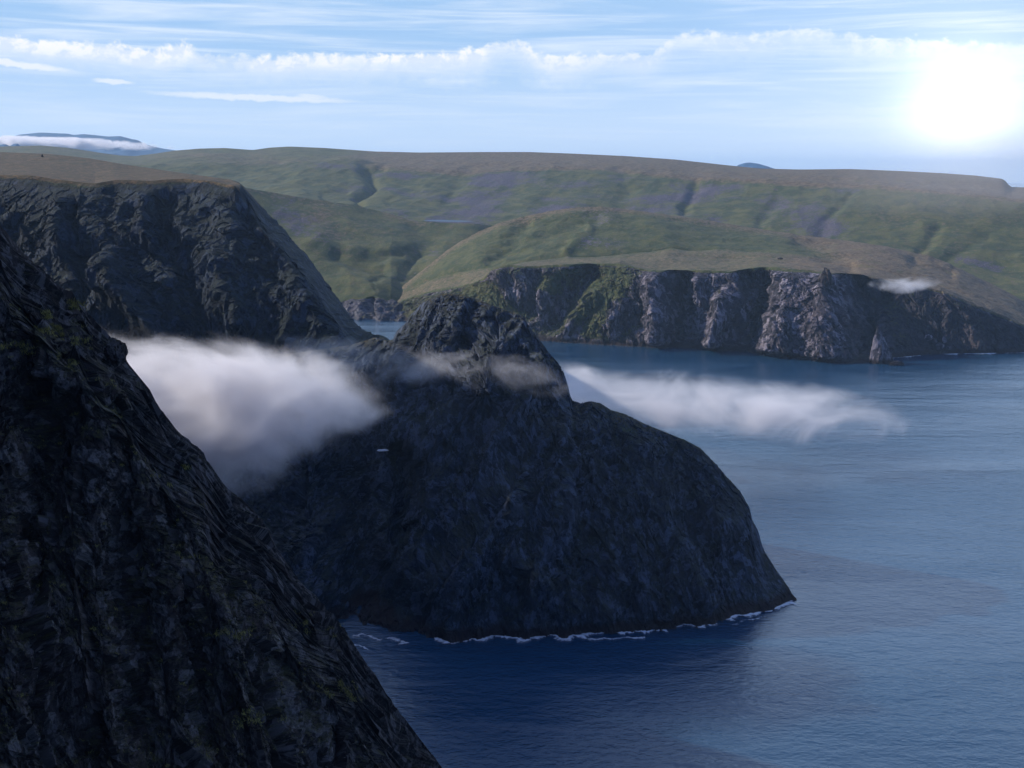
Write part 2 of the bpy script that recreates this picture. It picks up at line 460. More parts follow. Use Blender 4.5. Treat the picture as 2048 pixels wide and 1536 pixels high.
M_hill = terrain_mat('hill_turf', rock=((.05, .05, .055), (.11, .10, .12), (.20, .19, .20)), unit=34.0, stretch=1.0, bump=0.6, brown=(.120, .086, .048),
                     green=(.040, .054, .018), green2=(.092, .092, .028), scree=(.084, .070, .086), wet=False, tops=0.6)

# ------------------------------------------------------------------ sea
m, n = mat_new('sea_water')
geo = n.node('ShaderNodeNewGeometry')
pos = geo.outputs['Position']
wa = n.mapping(pos, (1 / 16, 1 / 9, 1), (0, 0, R(12)))
wb = n.mapping(pos, (1 / 5.0, 1 / 3.2, 1), (0, 0, R(-20)))
wc = n.mapping(pos, (1 / 90, 1 / 34, 1), (0, 0, R(8)))
wd = n.mapping(pos, (1 / 420, 1 / 120, 1), (0, 0, R(5)))
a_ = n.noise(wa, 1.0, 3, 0.55, 0.3)
b_ = n.noise(wb, 1.0, 4, 0.68, 0.2)
c_ = n.noise(wc, 1.0, 4, 0.55)
d_ = n.noise(wd, 1.0, 4, 0.55, 0.4)
gust = n.ss(d_, 0.35, 0.65, 0.6, 1.25)
hgt = n.m('MULTIPLY', n.m('ADD', n.m('MULTIPLY', a_, 0.80), n.m('ADD', n.m('MULTIPLY', b_, 0.55), n.m('MULTIPLY', c_, 1.3))), gust)
bp = n.node('ShaderNodeBump', {'Height': hgt, 'Strength': 1.0, 'Distance': 1.0})
wcol = n.mix(n.ss(d_, 0.4, 0.6), (.008, .045, .098, 1), (.012, .056, .115, 1))
b = n.node('ShaderNodeBsdfPrincipled', {'Base Color': wcol, 'Roughness': 0.14, 'IOR': 1.55, 'Normal': bp.outputs[0]})
n.node('ShaderNodeOutputMaterial', {0: b})
M_sea = m
yy = np.concatenate([np.linspace(-3000, 100, 4), np.linspace(200, 4000, 60), np.geomspace(4100, 40000, 40)])
xx = np.concatenate([-np.geomspace(40000, 1200, 24), np.linspace(-1100, 1100, 40), np.geomspace(1200, 40000, 24)])
G = np.stack(np.meshgrid(xx, yy[::-1]), -1)
sea = grid_mesh('sea', np.concatenate([G, np.zeros(G.shape[:2] + (1,))], -1), M_sea, smooth_sh=True)
tag(sea, 'dark blue open sea with fine ripples below the cliffs', 'sea', 'structure')

foam_lines = []
def waterline(P, cols=None):
    """where each column of a grid crosses the sea: the point nearest the viewer"""
    Z = P[..., 2]
    out = np.full((P.shape[1], 3), np.nan)
    for c in range(P.shape[1]):
        z = Z[:, c]
        k = np.nonzero((z[:-1] > 0.1) & (z[1:] <= 0.1))[0]
        if len(k):
            k = k[-1]; t = (z[k] - 0.1) / (z[k] - z[k + 1] + 1e-9)
            out[c] = P[k, c] * (1 - t) + P[k + 1, c] * t
    return out

# ------------------------------------------------------------------ A. foreground cliff
def blur2(a, k):
    for ax in (0, 1):
        a = np.moveaxis(a, ax, 0); c = np.cumsum(np.pad(a, [(k + 1, k)] + [(0, 0)] * (a.ndim - 1), mode='edge'), axis=0)
        a = np.moveaxis((c[2 * k + 1:] - c[:-2 * k - 1]) / (2 * k + 1), 0, ax)
    return a


def disp(P, layers, rim=None, ground=None):
    """relief is raised along the broad lie of the ground, so that steep steps never fold over"""
    NB = normals(blur2(P, 12)); NB = blur2(NB, 8); NB /= np.linalg.norm(NB, axis=-1, keepdims=True) + 1e-9
    if rim is not None:      # at the rim the relief leans out over the cove rather than up, so the crest line keeps its course
        vd = np.array([0.0, 0.0, H]) - P; vd /= np.linalg.norm(vd, axis=-1, keepdims=True)
        NB = NB * (1 - rim[..., None]) + vd * rim[..., None]
    P0 = P if ground is None else ground; PS = P
    for size, amp, kw in layers:
        N = NB
        mask = kw.pop('mask', 1.0); fn = kw.pop('fn', fbm); fz = kw.pop('flatz', 1.0)
        if fz < 1: N = N * np.array([1, 1, fz])
        v = fn(P0, size, **kw); v = v - v.mean()
        P = P + N * (v * amp * mask)[..., None]
    REST[P.shape[:2]] = P0 + 0.15 * (P - PS)      # the rock pattern follows the ground before it was broken up
    return P

def project(P):
    dz = P[..., 2] - H
    dep = P[..., 1] * math.cos(TILT) - dz * math.sin(TILT)
    up_ = P[..., 1] * math.sin(TILT) + dz * math.cos(TILT)
    return 1024 + F * P[..., 0] / dep, 768 - F * up_ / dep, dep

def fit_skyline(P, GY, rail, reach, k=25, passes=2):
    """lift or lower the rim so that the relief sits around the surveyed skyline, keeping its jags"""
    a = rail.a; x0, x1 = a[0, 0] + 10, a[-1, 0] - 4
    bins = np.arange(x0, x1, 2.0)
    ysil = np.interp(bins, a[:, 0], a[:, 1])
    for _ in range(passes):
        px, py, dep = project(P)
        bi = np.clip(((px - x0) / 2).astype(int), 0, len(bins) - 1)
        cur_ = np.full(len(bins), 1e9); ok = (px >= x0) & (px <= x1)
        np.minimum.at(cur_, bi[ok], py[ok])
        bad = cur_ > 1e8; cur_[bad] = ysil[bad]
        dif = smooth(np.clip(ysil - cur_, -260, 260), k)
        dd = np.interp(px, bins, dif)
        sy = np.interp(px, bins, ysil)
        wt = np.exp(-(np.maximum(py - sy, 0) / reach) ** 2)
        P = P.copy(); P[..., 2] -= dd * wt * dep / F
    return P

def warped(P, GX, GY, size, amp, off=0.0):
    return GX + fbm(P, size, 3, off=off) * amp, GY + fbm(P, size, 3, off=off + 17) * amp

PX = np.linspace(-220, 960, 860)
sil = Rail([(-220, 300, 262), (-100, 372, 262), (-20, 430, 262), (0, 452, 262), (22, 484, 262), (60, 520, 262), (100, 560, 262), (128, 590, 262), (150, 604, 262), (178, 640, 262), (205, 672, 263),
            (236, 696, 264), (262, 742, 265), (300, 790, 266), (330, 836, 267), (362, 872, 268), (396, 898, 269), (412, 918, 270), (430, 970, 270), (470, 992, 271), (500, 1016, 272),
            (530, 1050, 273), (560, 1112, 274), (590, 1156, 275), (620, 1192, 276), (650, 1222, 277), (690, 1262, 278), (730, 1330, 280), (764, 1384, 281),
            (792, 1424, 282), (830, 1480, 283), (870, 1520, 284), (900, 1556, 285), (960, 1640, 287)], k=5)
mid1 = Rail([(-220, 700, 236), (0, 860, 238), (430, 1200, 250), (700, 1420, 268), (900, 1640, 281), (960, 1760, 285)], k=61)
bot = Rail([(-220, 1700, 176), (0, 1750, 186), (430, 1800, 212), (700, 1830, 240), (900, 1880, 268), (960, 1900, 276)], k=61)
silS = Rail(sil.a, k=75)
P, GX, GY, nb = loft(PX, [silS, mid1, bot], [(400, 1.15, -1.0), (420, 1, -1.0)], back=[(10, 14, -6, 4), (50, 60, -70, 12), (120, 120, -260, 12)], front=[(0, -40, -120, 8)])
GR = P.copy()
w_sil = 1 - 0.55 * np.exp(-((GY - np.interp(GX, sil.a[:, 0], sil.a[:, 1])) / 90.0) ** 2)
fall = (0.30, -0.45, -1.0)
WX, WY = warped(P, GX, GY, 22, 16, 2.0)
for (x0, y0, x1, y1, wd, am) in [(60, 560, 75, 1150, 26, -7), (110, 640, 90, 800, 30, 3), (140, 620, 420, 1260, 40, 4), (250, 760, 300, 1500, 26, -5), (350, 900, 560, 1500, 34, 4), (330, 1000, 420, 1500, 20, -5),
                                 (480, 1040, 760, 1500, 26, 3.5), (520, 1150, 640, 1480, 20, -5), (10, 900, 40, 1500, 40, 5), (180, 900, 230, 1500, 34, 5), (20, 600, 120, 760, 20, 2), (420, 1130, 520, 1536, 24, 3), (660, 1300, 740, 1536, 20, -3)]:
    P = P + np.array([0.25, -0.90, 0.25]) * (stroke(WX, WY, x0, y0, x1, y1, wd) * am * w_sil)[..., None]
P = disp(P, [(70, 6.0, dict(octaves=2, axis=fall, stretch=3.0, off=1.3, ridged=True, mask=w_sil)),
             (24, 5.0, dict(octaves=2, axis=fall, stretch=2.6, off=4.1, ridged=True, mask=w_sil)),
             (9.0, 7.5, dict(fn=facets, axis=(0.25, -0.3, -1), stretch=2.4, off=2.2, octaves=2, gain=0.5, warp=0.12)),
             (2.8, 2.2, dict(fn=facets, axis=(0.15, -0.2, -1), stretch=1.8, off=8.7, octaves=3, gain=0.55, warp=0.1)),
             (0.9, 0.12, dict(octaves=3, axis=fall, stretch=2.0, off=5.5, gain=0.6, ridged=True))],
         rim=0.15 * np.exp(-((GY - np.interp(GX, sil.a[:, 0], sil.a[:, 1])) / 150.0) ** 2), ground=GR)
P = fit_skyline(P, GY, sil, 90, 17, 3)
z0 = np.zeros(P.shape[:2])
cl = grid_mesh('foreground_cliff', P, M_near, dict(grass=z0 - 0.8, dry=z0, scree=z0))
tag(cl, 'nearest dark craggy rock face falling steeply from the left edge to the bottom', 'cliff', 'structure')
PA, GAX, GAY = P, GX, GY
print('A', round(time.time() - T0, 1))

# ------------------------------------------------------------------ B. left plateau with its cliff
PX = np.linspace(-220, 815, 800)
skyl = Rail([(-220, 290, 1750), (0, 304, 1700), (100, 308, 1660), (180, 317, 1600), (250, 329, 1540), (330, 341, 1450), (400, 351, 1330), (455, 358, 1200), (480, 366, 1130), (492, 378, 1110),
             (520, 410, 1090), (548, 440, 1078), (560, 452, 1070), (590, 488, 1055), (610, 505, 1045), (640, 548, 1030), (665, 582, 1015), (690, 618, 1000), (715, 652, 985), (735, 664, 970), (770, 674, 955), (790, 690, 950), (815, 720, 940)], k=5)
edge_ = Rail([(-220, 342, 1180), (0, 349, 1150), (60, 352, 1140), (130, 360, 1130), (190, 366, 1120), (230, 360, 1130), (300, 361, 1125), (370, 356, 1130), (430, 362, 1110), (470, 372, 1095), (492, 382, 1105),
              (520, 414, 1085), (560, 456, 1065), (610, 509, 1040), (640, 552, 1025), (690, 622, 995), (735, 668, 965), (770, 678, 950), (815, 726, 936)], k=5)
foot = Rail([(-220, 660, 985), (0, 650, 985), (200, 640, 980), (350, 660, 975), (500, 680, 960), (620, 690, 940), (740, 740, 915), (815, 800, 900)], k=81)
shore = Rail([(-220, 1010), (200, 1000), (500, 1040), (700, 1060), (815, 1080)], k=81)
P, GX, GY, nb = loft(PX, [skyl, edge_, foot, shore], [(90, 1, 1), (380, 1.0, 1.3), (120, 1, 1)], back=[(0, 120, -8, 3), (0, 200, -120, 6), (0, 200, -320, 6)], front=[(0, -20, -12, 2)])
N = normals(P)
tf = np.clip((GY - np.interp(GX, edge_.a[:, 0], edge_.a[:, 1])) / 60.0, 0, 1)            # 0 on the plateau, 1 on the face
N0 = np.array([0.25, -0.97, 0.0])
rimr = np.clip((GX - 478) / 16.0, 0, 1)      # past the corner the rim itself is bare rock
tf = np.maximum(tf, rimr * 0.9)
WX, WY = warped(P, GX, GY, 60, 16, 3.0)
def push(P, wgt, amt, dirn=N0): return P + dirn * (wgt * amt)[..., None]
for (x0, y0, x1, y1, wd, am) in [(205, 520, 330, 690, 22, 38), (330, 400, 345, 520, 16, -20), (280, 400, 300, 500, 14, 18), (420, 520, 470, 640, 26, 20), (110, 400, 120, 480, 26, 22),
                                 (380, 560, 420, 660, 28, -22), (150, 420, 165, 600, 16, -22), (470, 400, 560, 560, 20, -14), (540, 450, 640, 640, 16, 14), (20, 480, 60, 640, 40, -20)]:
    P = push(P, stroke(WX, WY, x0, y0, x1, y1, wd) * tf, am)
P = disp(P, [(120, 13, dict(octaves=2, stretch=3.0, off=2.3, ridged=True, mask=tf * 0.9, flatz=0.2)),
             (46, 12, dict(octaves=2, stretch=2.6, off=5.3, ridged=True, mask=tf, flatz=0.2)),
             (24, 8.0, dict(fn=facets, axis=(0.15, 0, -1), stretch=2.6, off=1.2, octaves=2, mask=tf, flatz=0.4)),
             (8, 3.0, dict(fn=facets, axis=(0.15, 0, -1), stretch=1.8, off=3.7, octaves=2, mask=tf, flatz=0.6)),
             (60, 2.0, dict(octaves=5, off=7.7, mask=1 - tf * 0.7))],
         rim=0.5 * rimr * np.exp(-((GY - np.interp(GX, skyl.a[:, 0], skyl.a[:, 1])) / 30.0) ** 2))
P = fit_skyline(P, GY, skyl, 30, 15)
N = normals(P)
lowg = np.clip((GY - 520) / 140.0, 0, 1) * 0.35 * np.clip((520 - np.abs(GX - 400)) / 150, 0, 1)
gatt = np.where((tf < 0.05), 1.0, np.clip(1.0 - tf * 3, -0.18, 1) + lowg * 1.5) - 0.25 * stroke(GX, GY, 205, 520, 330, 690, 34)
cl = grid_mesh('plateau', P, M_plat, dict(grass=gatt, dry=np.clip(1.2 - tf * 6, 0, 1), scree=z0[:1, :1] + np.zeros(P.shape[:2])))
tag(cl, 'high brown plateau at the left ending in a shaded blue-black cliff', 'plateau', 'structure')
PB = P
print('B', round(time.time() - T0, 1))

# the same plateau runs on round the cove, beyond the left edge of the view, back to the near cliff
ys = np.linspace(1150, -500, 220); us = np.linspace(0, 1, 90)
YY, UU = np.meshgrid(ys, us, indexing='ij')
edge_x = -0.545 * np.maximum(YY, 120) - 40 - 0.4 * np.maximum(200 - YY, 0)
edge_x = np.where(YY > 950, edge_x - 60, edge_x)
XX = np.where(UU < 0.35, edge_x + 60 * (1 - UU / 0.35) , edge_x - ((UU - 0.35) / 0.65) ** 1.6 * 2600)
ZZ = np.where(UU < 0.35, -6 + (292 + 6) * (UU / 0.35) ** 0.8, 292 + 60 * ((UU - 0.35) / 0.65)) + np.where(UU > 0.2, 1, UU / 0.2) * 80 * np.clip((520 - YY) / 260, 0, 1)  # near end raised to keep the sun off the near cliff
ZZ = ZZ - np.clip(ZZ, 0, 292) * 0.22 * np.exp(-((YY - 690) / 85.0) ** 4)  # dip cut so that sun reaches the left fog bank
ZZ = ZZ + np.clip(ZZ, 0, 292) / 292 * 105 * np.exp(-((YY - 880) / 125.0) ** 4)  # hump added to throw shade on the headland
P = np.stack([XX, YY, ZZ], -1)
P = disp(P, [(60, 14, dict(octaves=3, stretch=2.4, off=2.3, ridged=True, flatz=0.1, mask=np.clip((0.42 - UU) * 8, 0, 1)))])
cl = grid_mesh('plateau_sun_block', P[:, ::-1], M_plat, dict(grass=np.where(UU > 0.36, 1.1, -0.3)[:, ::-1], dry=(UU > 0.36)[:, ::-1] * 1.0, scree=np.zeros(UU.shape)))
tag(cl, 'brown plateau unseen beyond the left edge, its heights shaped to block or pass the sun', 'plateau', 'structure')

# ------------------------------------------------------------------ C. headland with its horn
PX = np.linspace(430, 1592, 980)
sil = Rail([(430, 720, 930), (600, 705, 930), (700, 690, 925), (745, 676, 915), (762, 674, 905), (775, 682, 895), (785, 678, 885), (792, 662, 870), (806, 650, 858), (818, 632, 848), (832, 618, 838), (846, 602, 828), (862, 596, 820), (884, 586, 812),
            (930, 590, 808), (960, 600, 805), (990, 612, 800), (1020, 622, 797), (1046, 632, 795), (1062, 658, 790), (1082, 684, 787), (1100, 708, 784), (1118, 728, 782), (1130, 752, 780), (1137, 778, 778), (1142, 800, 776),
            (1160, 806, 774), (1180, 802, 773), (1200, 806, 772), (1222, 820, 770), (1250, 828, 768), (1290, 848, 765), (1330, 864, 762), (1370, 880, 758), (1400, 896, 755), (1430, 926, 750), (1452, 952, 745),
            (1480, 982, 738), (1500, 1018, 733), (1504, 1040, 731), (1516, 1062, 728), (1524, 1092, 725), (1532, 1108, 722), (1552, 1140, 715), (1575, 1172, 706), (1587, 1192, 700), (1592, 1197, 699)], k=4)
shore = Rail([(430, 1185), (600, 1228), (700, 1246), (745, 1258), (800, 1272), (860, 1277), (920, 1277), (1000, 1276), (1080, 1275), (1150, 1272), (1250, 1263), (1350, 1253), (1450, 1240), (1540, 1221), (1580, 1205), (1592, 1200)], k=9)
P, GX, GY, nb = loft(PX, [Rail(sil.a, k=27), shore], [(880, 1.0, -0.72)], back=[(0, 12, -10, 3), (10, 60, -90, 8), (20, 90, -260, 6)], front=[(0, -14, -9, 3)])
t = np.clip((GY - np.interp(GX, sil.a[:, 0], sil.a[:, 1])) / (np.interp(GX, shore.a[:, 0], shore.a[:, 1]) - np.interp(GX, sil.a[:, 0], sil.a[:, 1]) + 1), 0, 1)
dr = np.array([0.12, -0.95, 0.28]); GR = P.copy()
body = np.clip(t * 8, 0, 1) * np.clip((1 - t) * 10, 0.25, 1)
WX, WY = warped(P, GX, GY, 50, 20, 5.0)
for (x0, y0, x1, y1, wd, am) in [(1000, 690, 950, 770, 34, 18), (1090, 720, 1130, 800, 22, 8), (935, 610, 925, 690, 14, -9), (960, 770, 840, 900, 40, 9), (1010, 800, 1060, 860, 50, 8),
                                 (1140, 850, 1010, 990, 26, 10), (1010, 990, 860, 1180, 38, 16), (1170, 880, 1060, 1160, 30, 9), (800, 900, 812, 1060, 15, -22), (700, 1010, 760, 1230, 60, -24),
                                 (770, 1035, 778, 1120, 16, 15), (850, 930, 870, 1080, 22, -6), (1250, 900, 1330, 1180, 60, 8), (1390, 960, 1420, 1180, 26, -7), (620, 900, 620, 1200, 50, 22),
                                 (1450, 1060, 1400, 1180, 24, 7), (1090, 900, 1040, 1000, 12, -8), (1230, 1100, 1210, 1240, 20, 7), (1010, 1110, 1140, 1230, 26, 6), (840, 640, 815, 680, 16, 9), (1040, 650, 1075, 730, 22, 7)]:
    P = push(P, stroke(WX, WY, x0, y0, x1, y1, wd * 1.15) * body, am * 1.15, dr)
fall = (0.28, -0.5, -1.0)
fine = 0.35 + 0.65 * np.clip(1 - stroke(GX, GY, 700, 1020, 760, 1210, 60) * 1.1, 0, 1)
msk = (0.55 + 0.45 * body) * fine
diag = (-0.62, -1.0, -1.15)
lw = np.clip((1260 - GX) / 160, 0, 1)
tipm = 1 - 0.75 * np.clip((GX - 1440) / 70, 0, 1)
msk = msk * tipm; body2 = body * fine * tipm
P = disp(P, [(62, 16.0, dict(octaves=2, axis=diag, stretch=4.0, off=3.3, ridged=True, mask=body2 * lw)),
             (44, 7.0, dict(octaves=2, axis=fall, stretch=4.0, off=9.3, ridged=True, mask=body2 * (1 - lw))),
             (24, 8.0, dict(octaves=2, axis=diag, stretch=4.0, off=1.9, ridged=True, mask=msk * lw)),
             (20, 5.0, dict(octaves=2, axis=fall, stretch=4.0, off=5.9, ridged=True, mask=msk * (1 - 0.7 * lw))),
             (13, 7.0, dict(fn=facets, axis=fall, stretch=2.8, off=6.2, octaves=2, mask=msk, warp=0.15)),
             (4.0, 2.0, dict(fn=facets, axis=fall, stretch=2.2, off=4.4, octaves=2, mask=(0.6 * msk + 0.4) * tipm, warp=0.15)),
             (2.0, 0.3, dict(octaves=3, axis=fall, stretch=1.8, off=7.2, gain=0.6, ridged=True))],
         rim=0.4 * np.exp(-((GY - np.interp(GX, sil.a[:, 0], sil.a[:, 1])) / 45.0) ** 2), ground=GR)
P = fit_skyline(P, GY, sil, 34, 5, 3)
gatt = -0.33 + 0.75 * np.exp(-(t / 0.05) ** 2) * (GX > 1130) + 0.75 * np.exp(-(t / 0.04) ** 2) * (GX <= 1130)
for (x0, y0, x1, y1, wd, am) in [(940, 790, 830, 900, 30, .35), (1000, 790, 1120, 830, 30, .35), (960, 690, 1010, 700, 20, .45), (980, 940, 850, 1080, 34, .25), (1250, 880, 1460, 1050, 60, .28), (1330, 1060, 1480, 1060, 40, .2),
                                 (620, 1000, 700, 1240, 40, .35), (880, 1130, 900, 1200, 40, .25), (1170, 850, 1250, 870, 30, .3)]:
    gatt = gatt + am * stroke(GX, GY, x0, y0, x1, y1, wd)
zz = np.zeros(P.shape[:2])
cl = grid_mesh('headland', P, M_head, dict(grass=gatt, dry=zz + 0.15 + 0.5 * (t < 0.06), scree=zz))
tag(cl, 'dark rocky headland with a horn-shaped knob jutting into the sea in the middle', 'headland', 'structure')
PC, GCX, GCY = P, GX, GY
foam_lines.append(('c', waterline(P), PX))
print('C', round(time.time() - T0, 1))

# ------------------------------------------------------------------ D. lit coast cliff and the rounded hill above it
PX = np.linspace(770, 2200, 1300)
crest = Rail([(770, 596, 2320), (800, 575, 2340), (850, 535, 2380), (900, 495, 2430), (950, 466, 2460), (1000, 445, 2480), (1060, 430, 2500), (1110, 420, 2510), (1160, 414, 2510), (1200, 413, 2510), (1260, 419, 2500), (1310, 426, 2490),
              (1400, 438, 2470), (1500, 455, 2440), (1600, 470, 2400), (1700, 482, 2360), (1780, 494, 2320), (1816, 503, 2300), (1860, 512, 2270), (1900, 528, 2240), (1950, 552, 2200), (2000, 576, 2150), (2048, 602, 2100), (2120, 640, 2050), (2200, 690, 2000)], k=15)
terr_b = Rail([(770, 605, 2290), (850, 560, 2300), (920, 545, 2250), (980, 532, 2180), (1050, 522, 2170), (1150, 515, 2170), (1250, 508, 2170), (1330, 502, 2180), (1430, 500, 2180), (1520, 504, 2150), (1600, 512, 2100), (1680, 524, 2050), (1760, 540, 1980),
               (1850, 562, 1930), (1950, 596, 1880), (2048, 634, 1850), (2200, 710, 1800)], k=41)
top = Rail([(770, 612, 2240), (850, 585, 2200), (920, 572, 2120), (965, 556, 2030), (985, 538, 1990), (1010, 532, 1975), (1060, 534, 1960), (1110, 531, 1950), (1180, 528, 1930), (1240, 526, 1915), (1290, 537, 1890), (1330, 539, 1880), (1400, 541, 1860), (1460, 542, 1845),
            (1520, 537, 1830), (1570, 538, 1815), (1610, 541, 1800), (1640, 542, 1792), (1680, 544, 1800), (1720, 548, 1805), (1770, 560, 1810), (1830, 572, 1800), (1880, 582, 1795), (1940, 606, 1790), (2000, 630, 1785), (2048, 650, 1780), (2200, 720, 1740)], k=5)
shore = Rail([(770, 630), (850, 655), (950, 668), (1020, 676), (1080, 681), (1130, 685), (1200, 690), (1270, 694), (1330, 696), (1390, 698), (1440, 702), (1500, 706), (1560, 714), (1620, 720), (1690, 728), (1730, 728), (1760, 722), (1790, 716), (1830, 712), (1880, 708), (1950, 707), (2048, 706), (2200, 704)], k=11)
P, GX, GY, nb = loft(PX, [crest, terr_b, top, shore], [(150, 1, 1.3), (70, 1, 1), (420, 1.0, -0.9)], back=[(0, 150, -10, 3), (0, 300, -90, 5), (0, 300, -200, 4)], front=[(0, -12, -9, 3)])
ytop = np.interp(GX, top.a[:, 0], top.a[:, 1]); ysh = np.interp(GX, shore.a[:, 0], shore.a[:, 1])
tf = np.clip((GY - ytop + 2) / 12.0, 0, 1)
tb = np.clip((ysh - GY) / 18.0, 0.15, 1)
dr = np.array([-0.40, -0.92, 0.0])
rocky = np.clip((GX - 1270) / 40, 0, 1)
WX, WY = warped(P, GX, GY, 60, 13, 7.0)
for (x0, y0, x1, y1, wd, am) in [
        (1040, 545, 1048, 600, 13, 14), (1000, 545, 1020, 590, 14, 22), (1072, 560, 1060, 630, 12, -20), (1085, 585, 1100, 630, 14, 20), (1135, 570, 1105, 640, 20, -48), (1175, 545, 1150, 590, 18, -40), (1160, 540, 1195, 560, 12, -16),
        (1148, 570, 1140, 600, 7, 20), (1195, 590, 1120, 670, 14, 16), (1245, 610, 1215, 650, 20, 16), (1290, 590, 1280, 640, 9, -18), (1260, 560, 1220, 600, 30, 8),
        (1312, 560, 1318, 680, 20, 42), (1345, 545, 1352, 690, 15, -60), (1368, 560, 1376, 680, 14, -52), (1410, 560, 1432, 640, 18, 10), (1452, 600, 1428, 700, 15, 46), (1398, 560, 1405, 600, 9, 16),
        (1490, 550, 1520, 620, 16, -50), (1530, 560, 1490, 695, 20, -68), (1513, 548, 1500, 620, 6, 14), (1580, 560, 1560, 710, 44, 30), (1650, 590, 1640, 715, 34, 34), (1570, 640, 1530, 700, 22, 14),
        (1650, 545, 1648, 570, 12, 18), (1705, 560, 1740, 715, 26, -70), (1760, 600, 1735, 690, 20, -46), (1690, 552, 1684, 580, 6, 22), (1790, 600, 1860, 690, 40, -14), (1930, 620, 1960, 690, 50, 10)]:
    P = push(P, stroke(WX, WY, x0, y0, x1, y1, wd, 0.8) * tf * tb, am * 1.15, dr)
# gentle swells and small gullies on the turf hill
for (x0, y0, x1, y1, wd, am) in [(1190, 440, 1000, 500, 20, -12), (1180, 455, 1130, 500, 12, 10), (1300, 445, 1340, 490, 30, 8), (1050, 450, 980, 520, 14, -8), (1600, 480, 1700, 530, 18, -8), (1830, 520, 1900, 545, 14, -8)]:
    P = push(P, stroke(WX, WY, x0, y0, x1, y1, wd) * (1 - tf), am * 0.8, np.array([0, 0, 1.0]))
fall = (0.22, -0.35, -1.0)
vert = tf * (0.35 + 0.65 * tb)
P = disp(P, [(95, 8, dict(octaves=2, axis=fall, stretch=2.4, off=2.7, ridged=True, mask=vert * (0.45 + 0.55 * rocky), flatz=0.0)),
             (38, 6, dict(octaves=2, axis=fall, stretch=2.4, off=6.1, ridged=True, mask=vert, flatz=0.0)),
             (22, 11.0, dict(fn=facets, axis=fall, stretch=2.0, off=3.2, octaves=2, mask=vert, flatz=0.2)),
             (7, 4.2, dict(fn=facets, axis=fall, stretch=1.6, off=9.4, octaves=2, mask=vert, flatz=0.4)),
             (140, 9, dict(octaves=5, off=4.4, gain=0.5, mask=1 - tf)),
             (16, 1.0, dict(octaves=4, off=1.4, gain=0.6, mask=1 - tf))])
P = fit_skyline(P, GY, crest, 14, 31)
N = normals(P)
gatt = np.where(tf < 0.5, 1.1, -0.15)
leftg = np.clip((1300 - GX) / 40.0, 0, 1)
gatt = gatt + tf * leftg * (0.72 + 0.9 * fbm(P, 60, 3, off=12.0))
for (x0, y0, x1, y1, wd, am) in [(1240, 560, 1180, 650, 45, .5), (1100, 560, 1150, 545, 30, .4), (960, 590, 1000, 640, 35, .8), (1000, 545, 1050, 600, 20, -.5), (1085, 590, 1100, 630, 16, -.6), (1245, 620, 1220, 655, 22, -.6), (1150, 600, 1130, 670, 12, -.55),
                                 (1190, 620, 1140, 680, 12, -.45), (1820, 600, 1960, 650, 60, .30), (1640, 600, 1650, 640, 14, .25), (1540, 560, 1510, 600, 10, .2), (1400, 680, 1300, 690, 16, .2), (1440, 580, 1450, 600, 8, .3)]:
    gatt = gatt + am * stroke(GX, GY, x0, y0, x1, y1, wd) * tf
gatt = gatt - 0.5 * np.exp(-((ysh - GY) / 9.0) ** 2) * tf
terrace = np.clip((GY - np.interp(GX, terr_b.a[:, 0], terr_b.a[:, 1]) + 8) / 14, 0, 1) * (1 - tf)
dry = np.clip(terrace * 0.42 + np.exp(-((GY - np.interp(GX, crest.a[:, 0], crest.a[:, 1])) / 14.0) ** 2) * 0.5 + np.clip((GX - 1550) / 250, 0, 0.75) * (1 - tf), 0, 1)
dry = dry * (1 - tf) + 0.1
nn = fbm(P, 160, 4, off=3.1)
scr = (0.38 + nn * 0.9) * (1 - tf) * (1 - terrace) * np.clip((GX - 1040) / 120, 0, 1) * (0.45 + 0.55 * np.clip((1450 - GX) / 300, 0, 1)) + 0.35 * stroke(GX, GY, 1180, 600, 1110, 660, 26)
scr = scr - 0.35 * stroke(GX, GY, 1150, 470, 1060, 510, 18)
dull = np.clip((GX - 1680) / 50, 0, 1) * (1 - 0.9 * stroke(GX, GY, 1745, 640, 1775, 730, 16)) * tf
gatt = gatt + 0.22 * dull
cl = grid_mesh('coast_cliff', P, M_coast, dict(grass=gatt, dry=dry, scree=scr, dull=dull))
tag(cl, 'sunlit grey sea cliff with dark clefts under a rounded grassy hill across the bay', 'cliff', 'structure')
PD, GDX, GDY = P, GX, GY
foam_lines.append(('d', waterline(P), PX))
print('D', round(time.time() - T0, 1))

# ------------------------------------------------------------------ F. valley slopes between the plateau and the coast cliff
PX = np.linspace(380, 1180, 620)
crest = Rail([(380, 355, 2700), (430, 362, 2750), (480, 374, 2800), (540, 384, 2820), (600, 395, 2830), (650, 402, 2840), (700, 409, 2850), (750, 420, 2860), (800, 433, 2830), (835, 443, 2800), (900, 446, 2800), (950, 447, 2800), (990, 452, 2860), (1180, 470, 2850)], k=21)
lip = Rail([(380, 560, 2350), (600, 600, 2260), (680, 603, 2225), (700, 598, 2225), (740, 596, 2225), (782, 590, 2230), (800, 600, 2225), (830, 608, 2215), (900, 615, 2200), (1180, 640, 2150)], k=5)
shore = Rail([(380, 640), (600, 640), (690, 636), (720, 638), (770, 640), (800, 641), (830, 640), (900, 642), (1180, 668)], k=9)
P, GX, GY, nb = loft(PX, [crest, lip, shore], [(260, 1, 1.15), (90, 1, -1)], back=[(0, 200, -20, 3), (0, 300, -120, 4)], front=[(0, -10, -9, 2)])
ylip = np.interp(GX, lip.a[:, 0], lip.a[:, 1])
tf = np.clip((GY - ylip + 1) / 8.0, 0, 1)
up = np.array([0, 0, 1.0])
WX, WY = warped(P, GX, GY, 150, 30, 9.0)
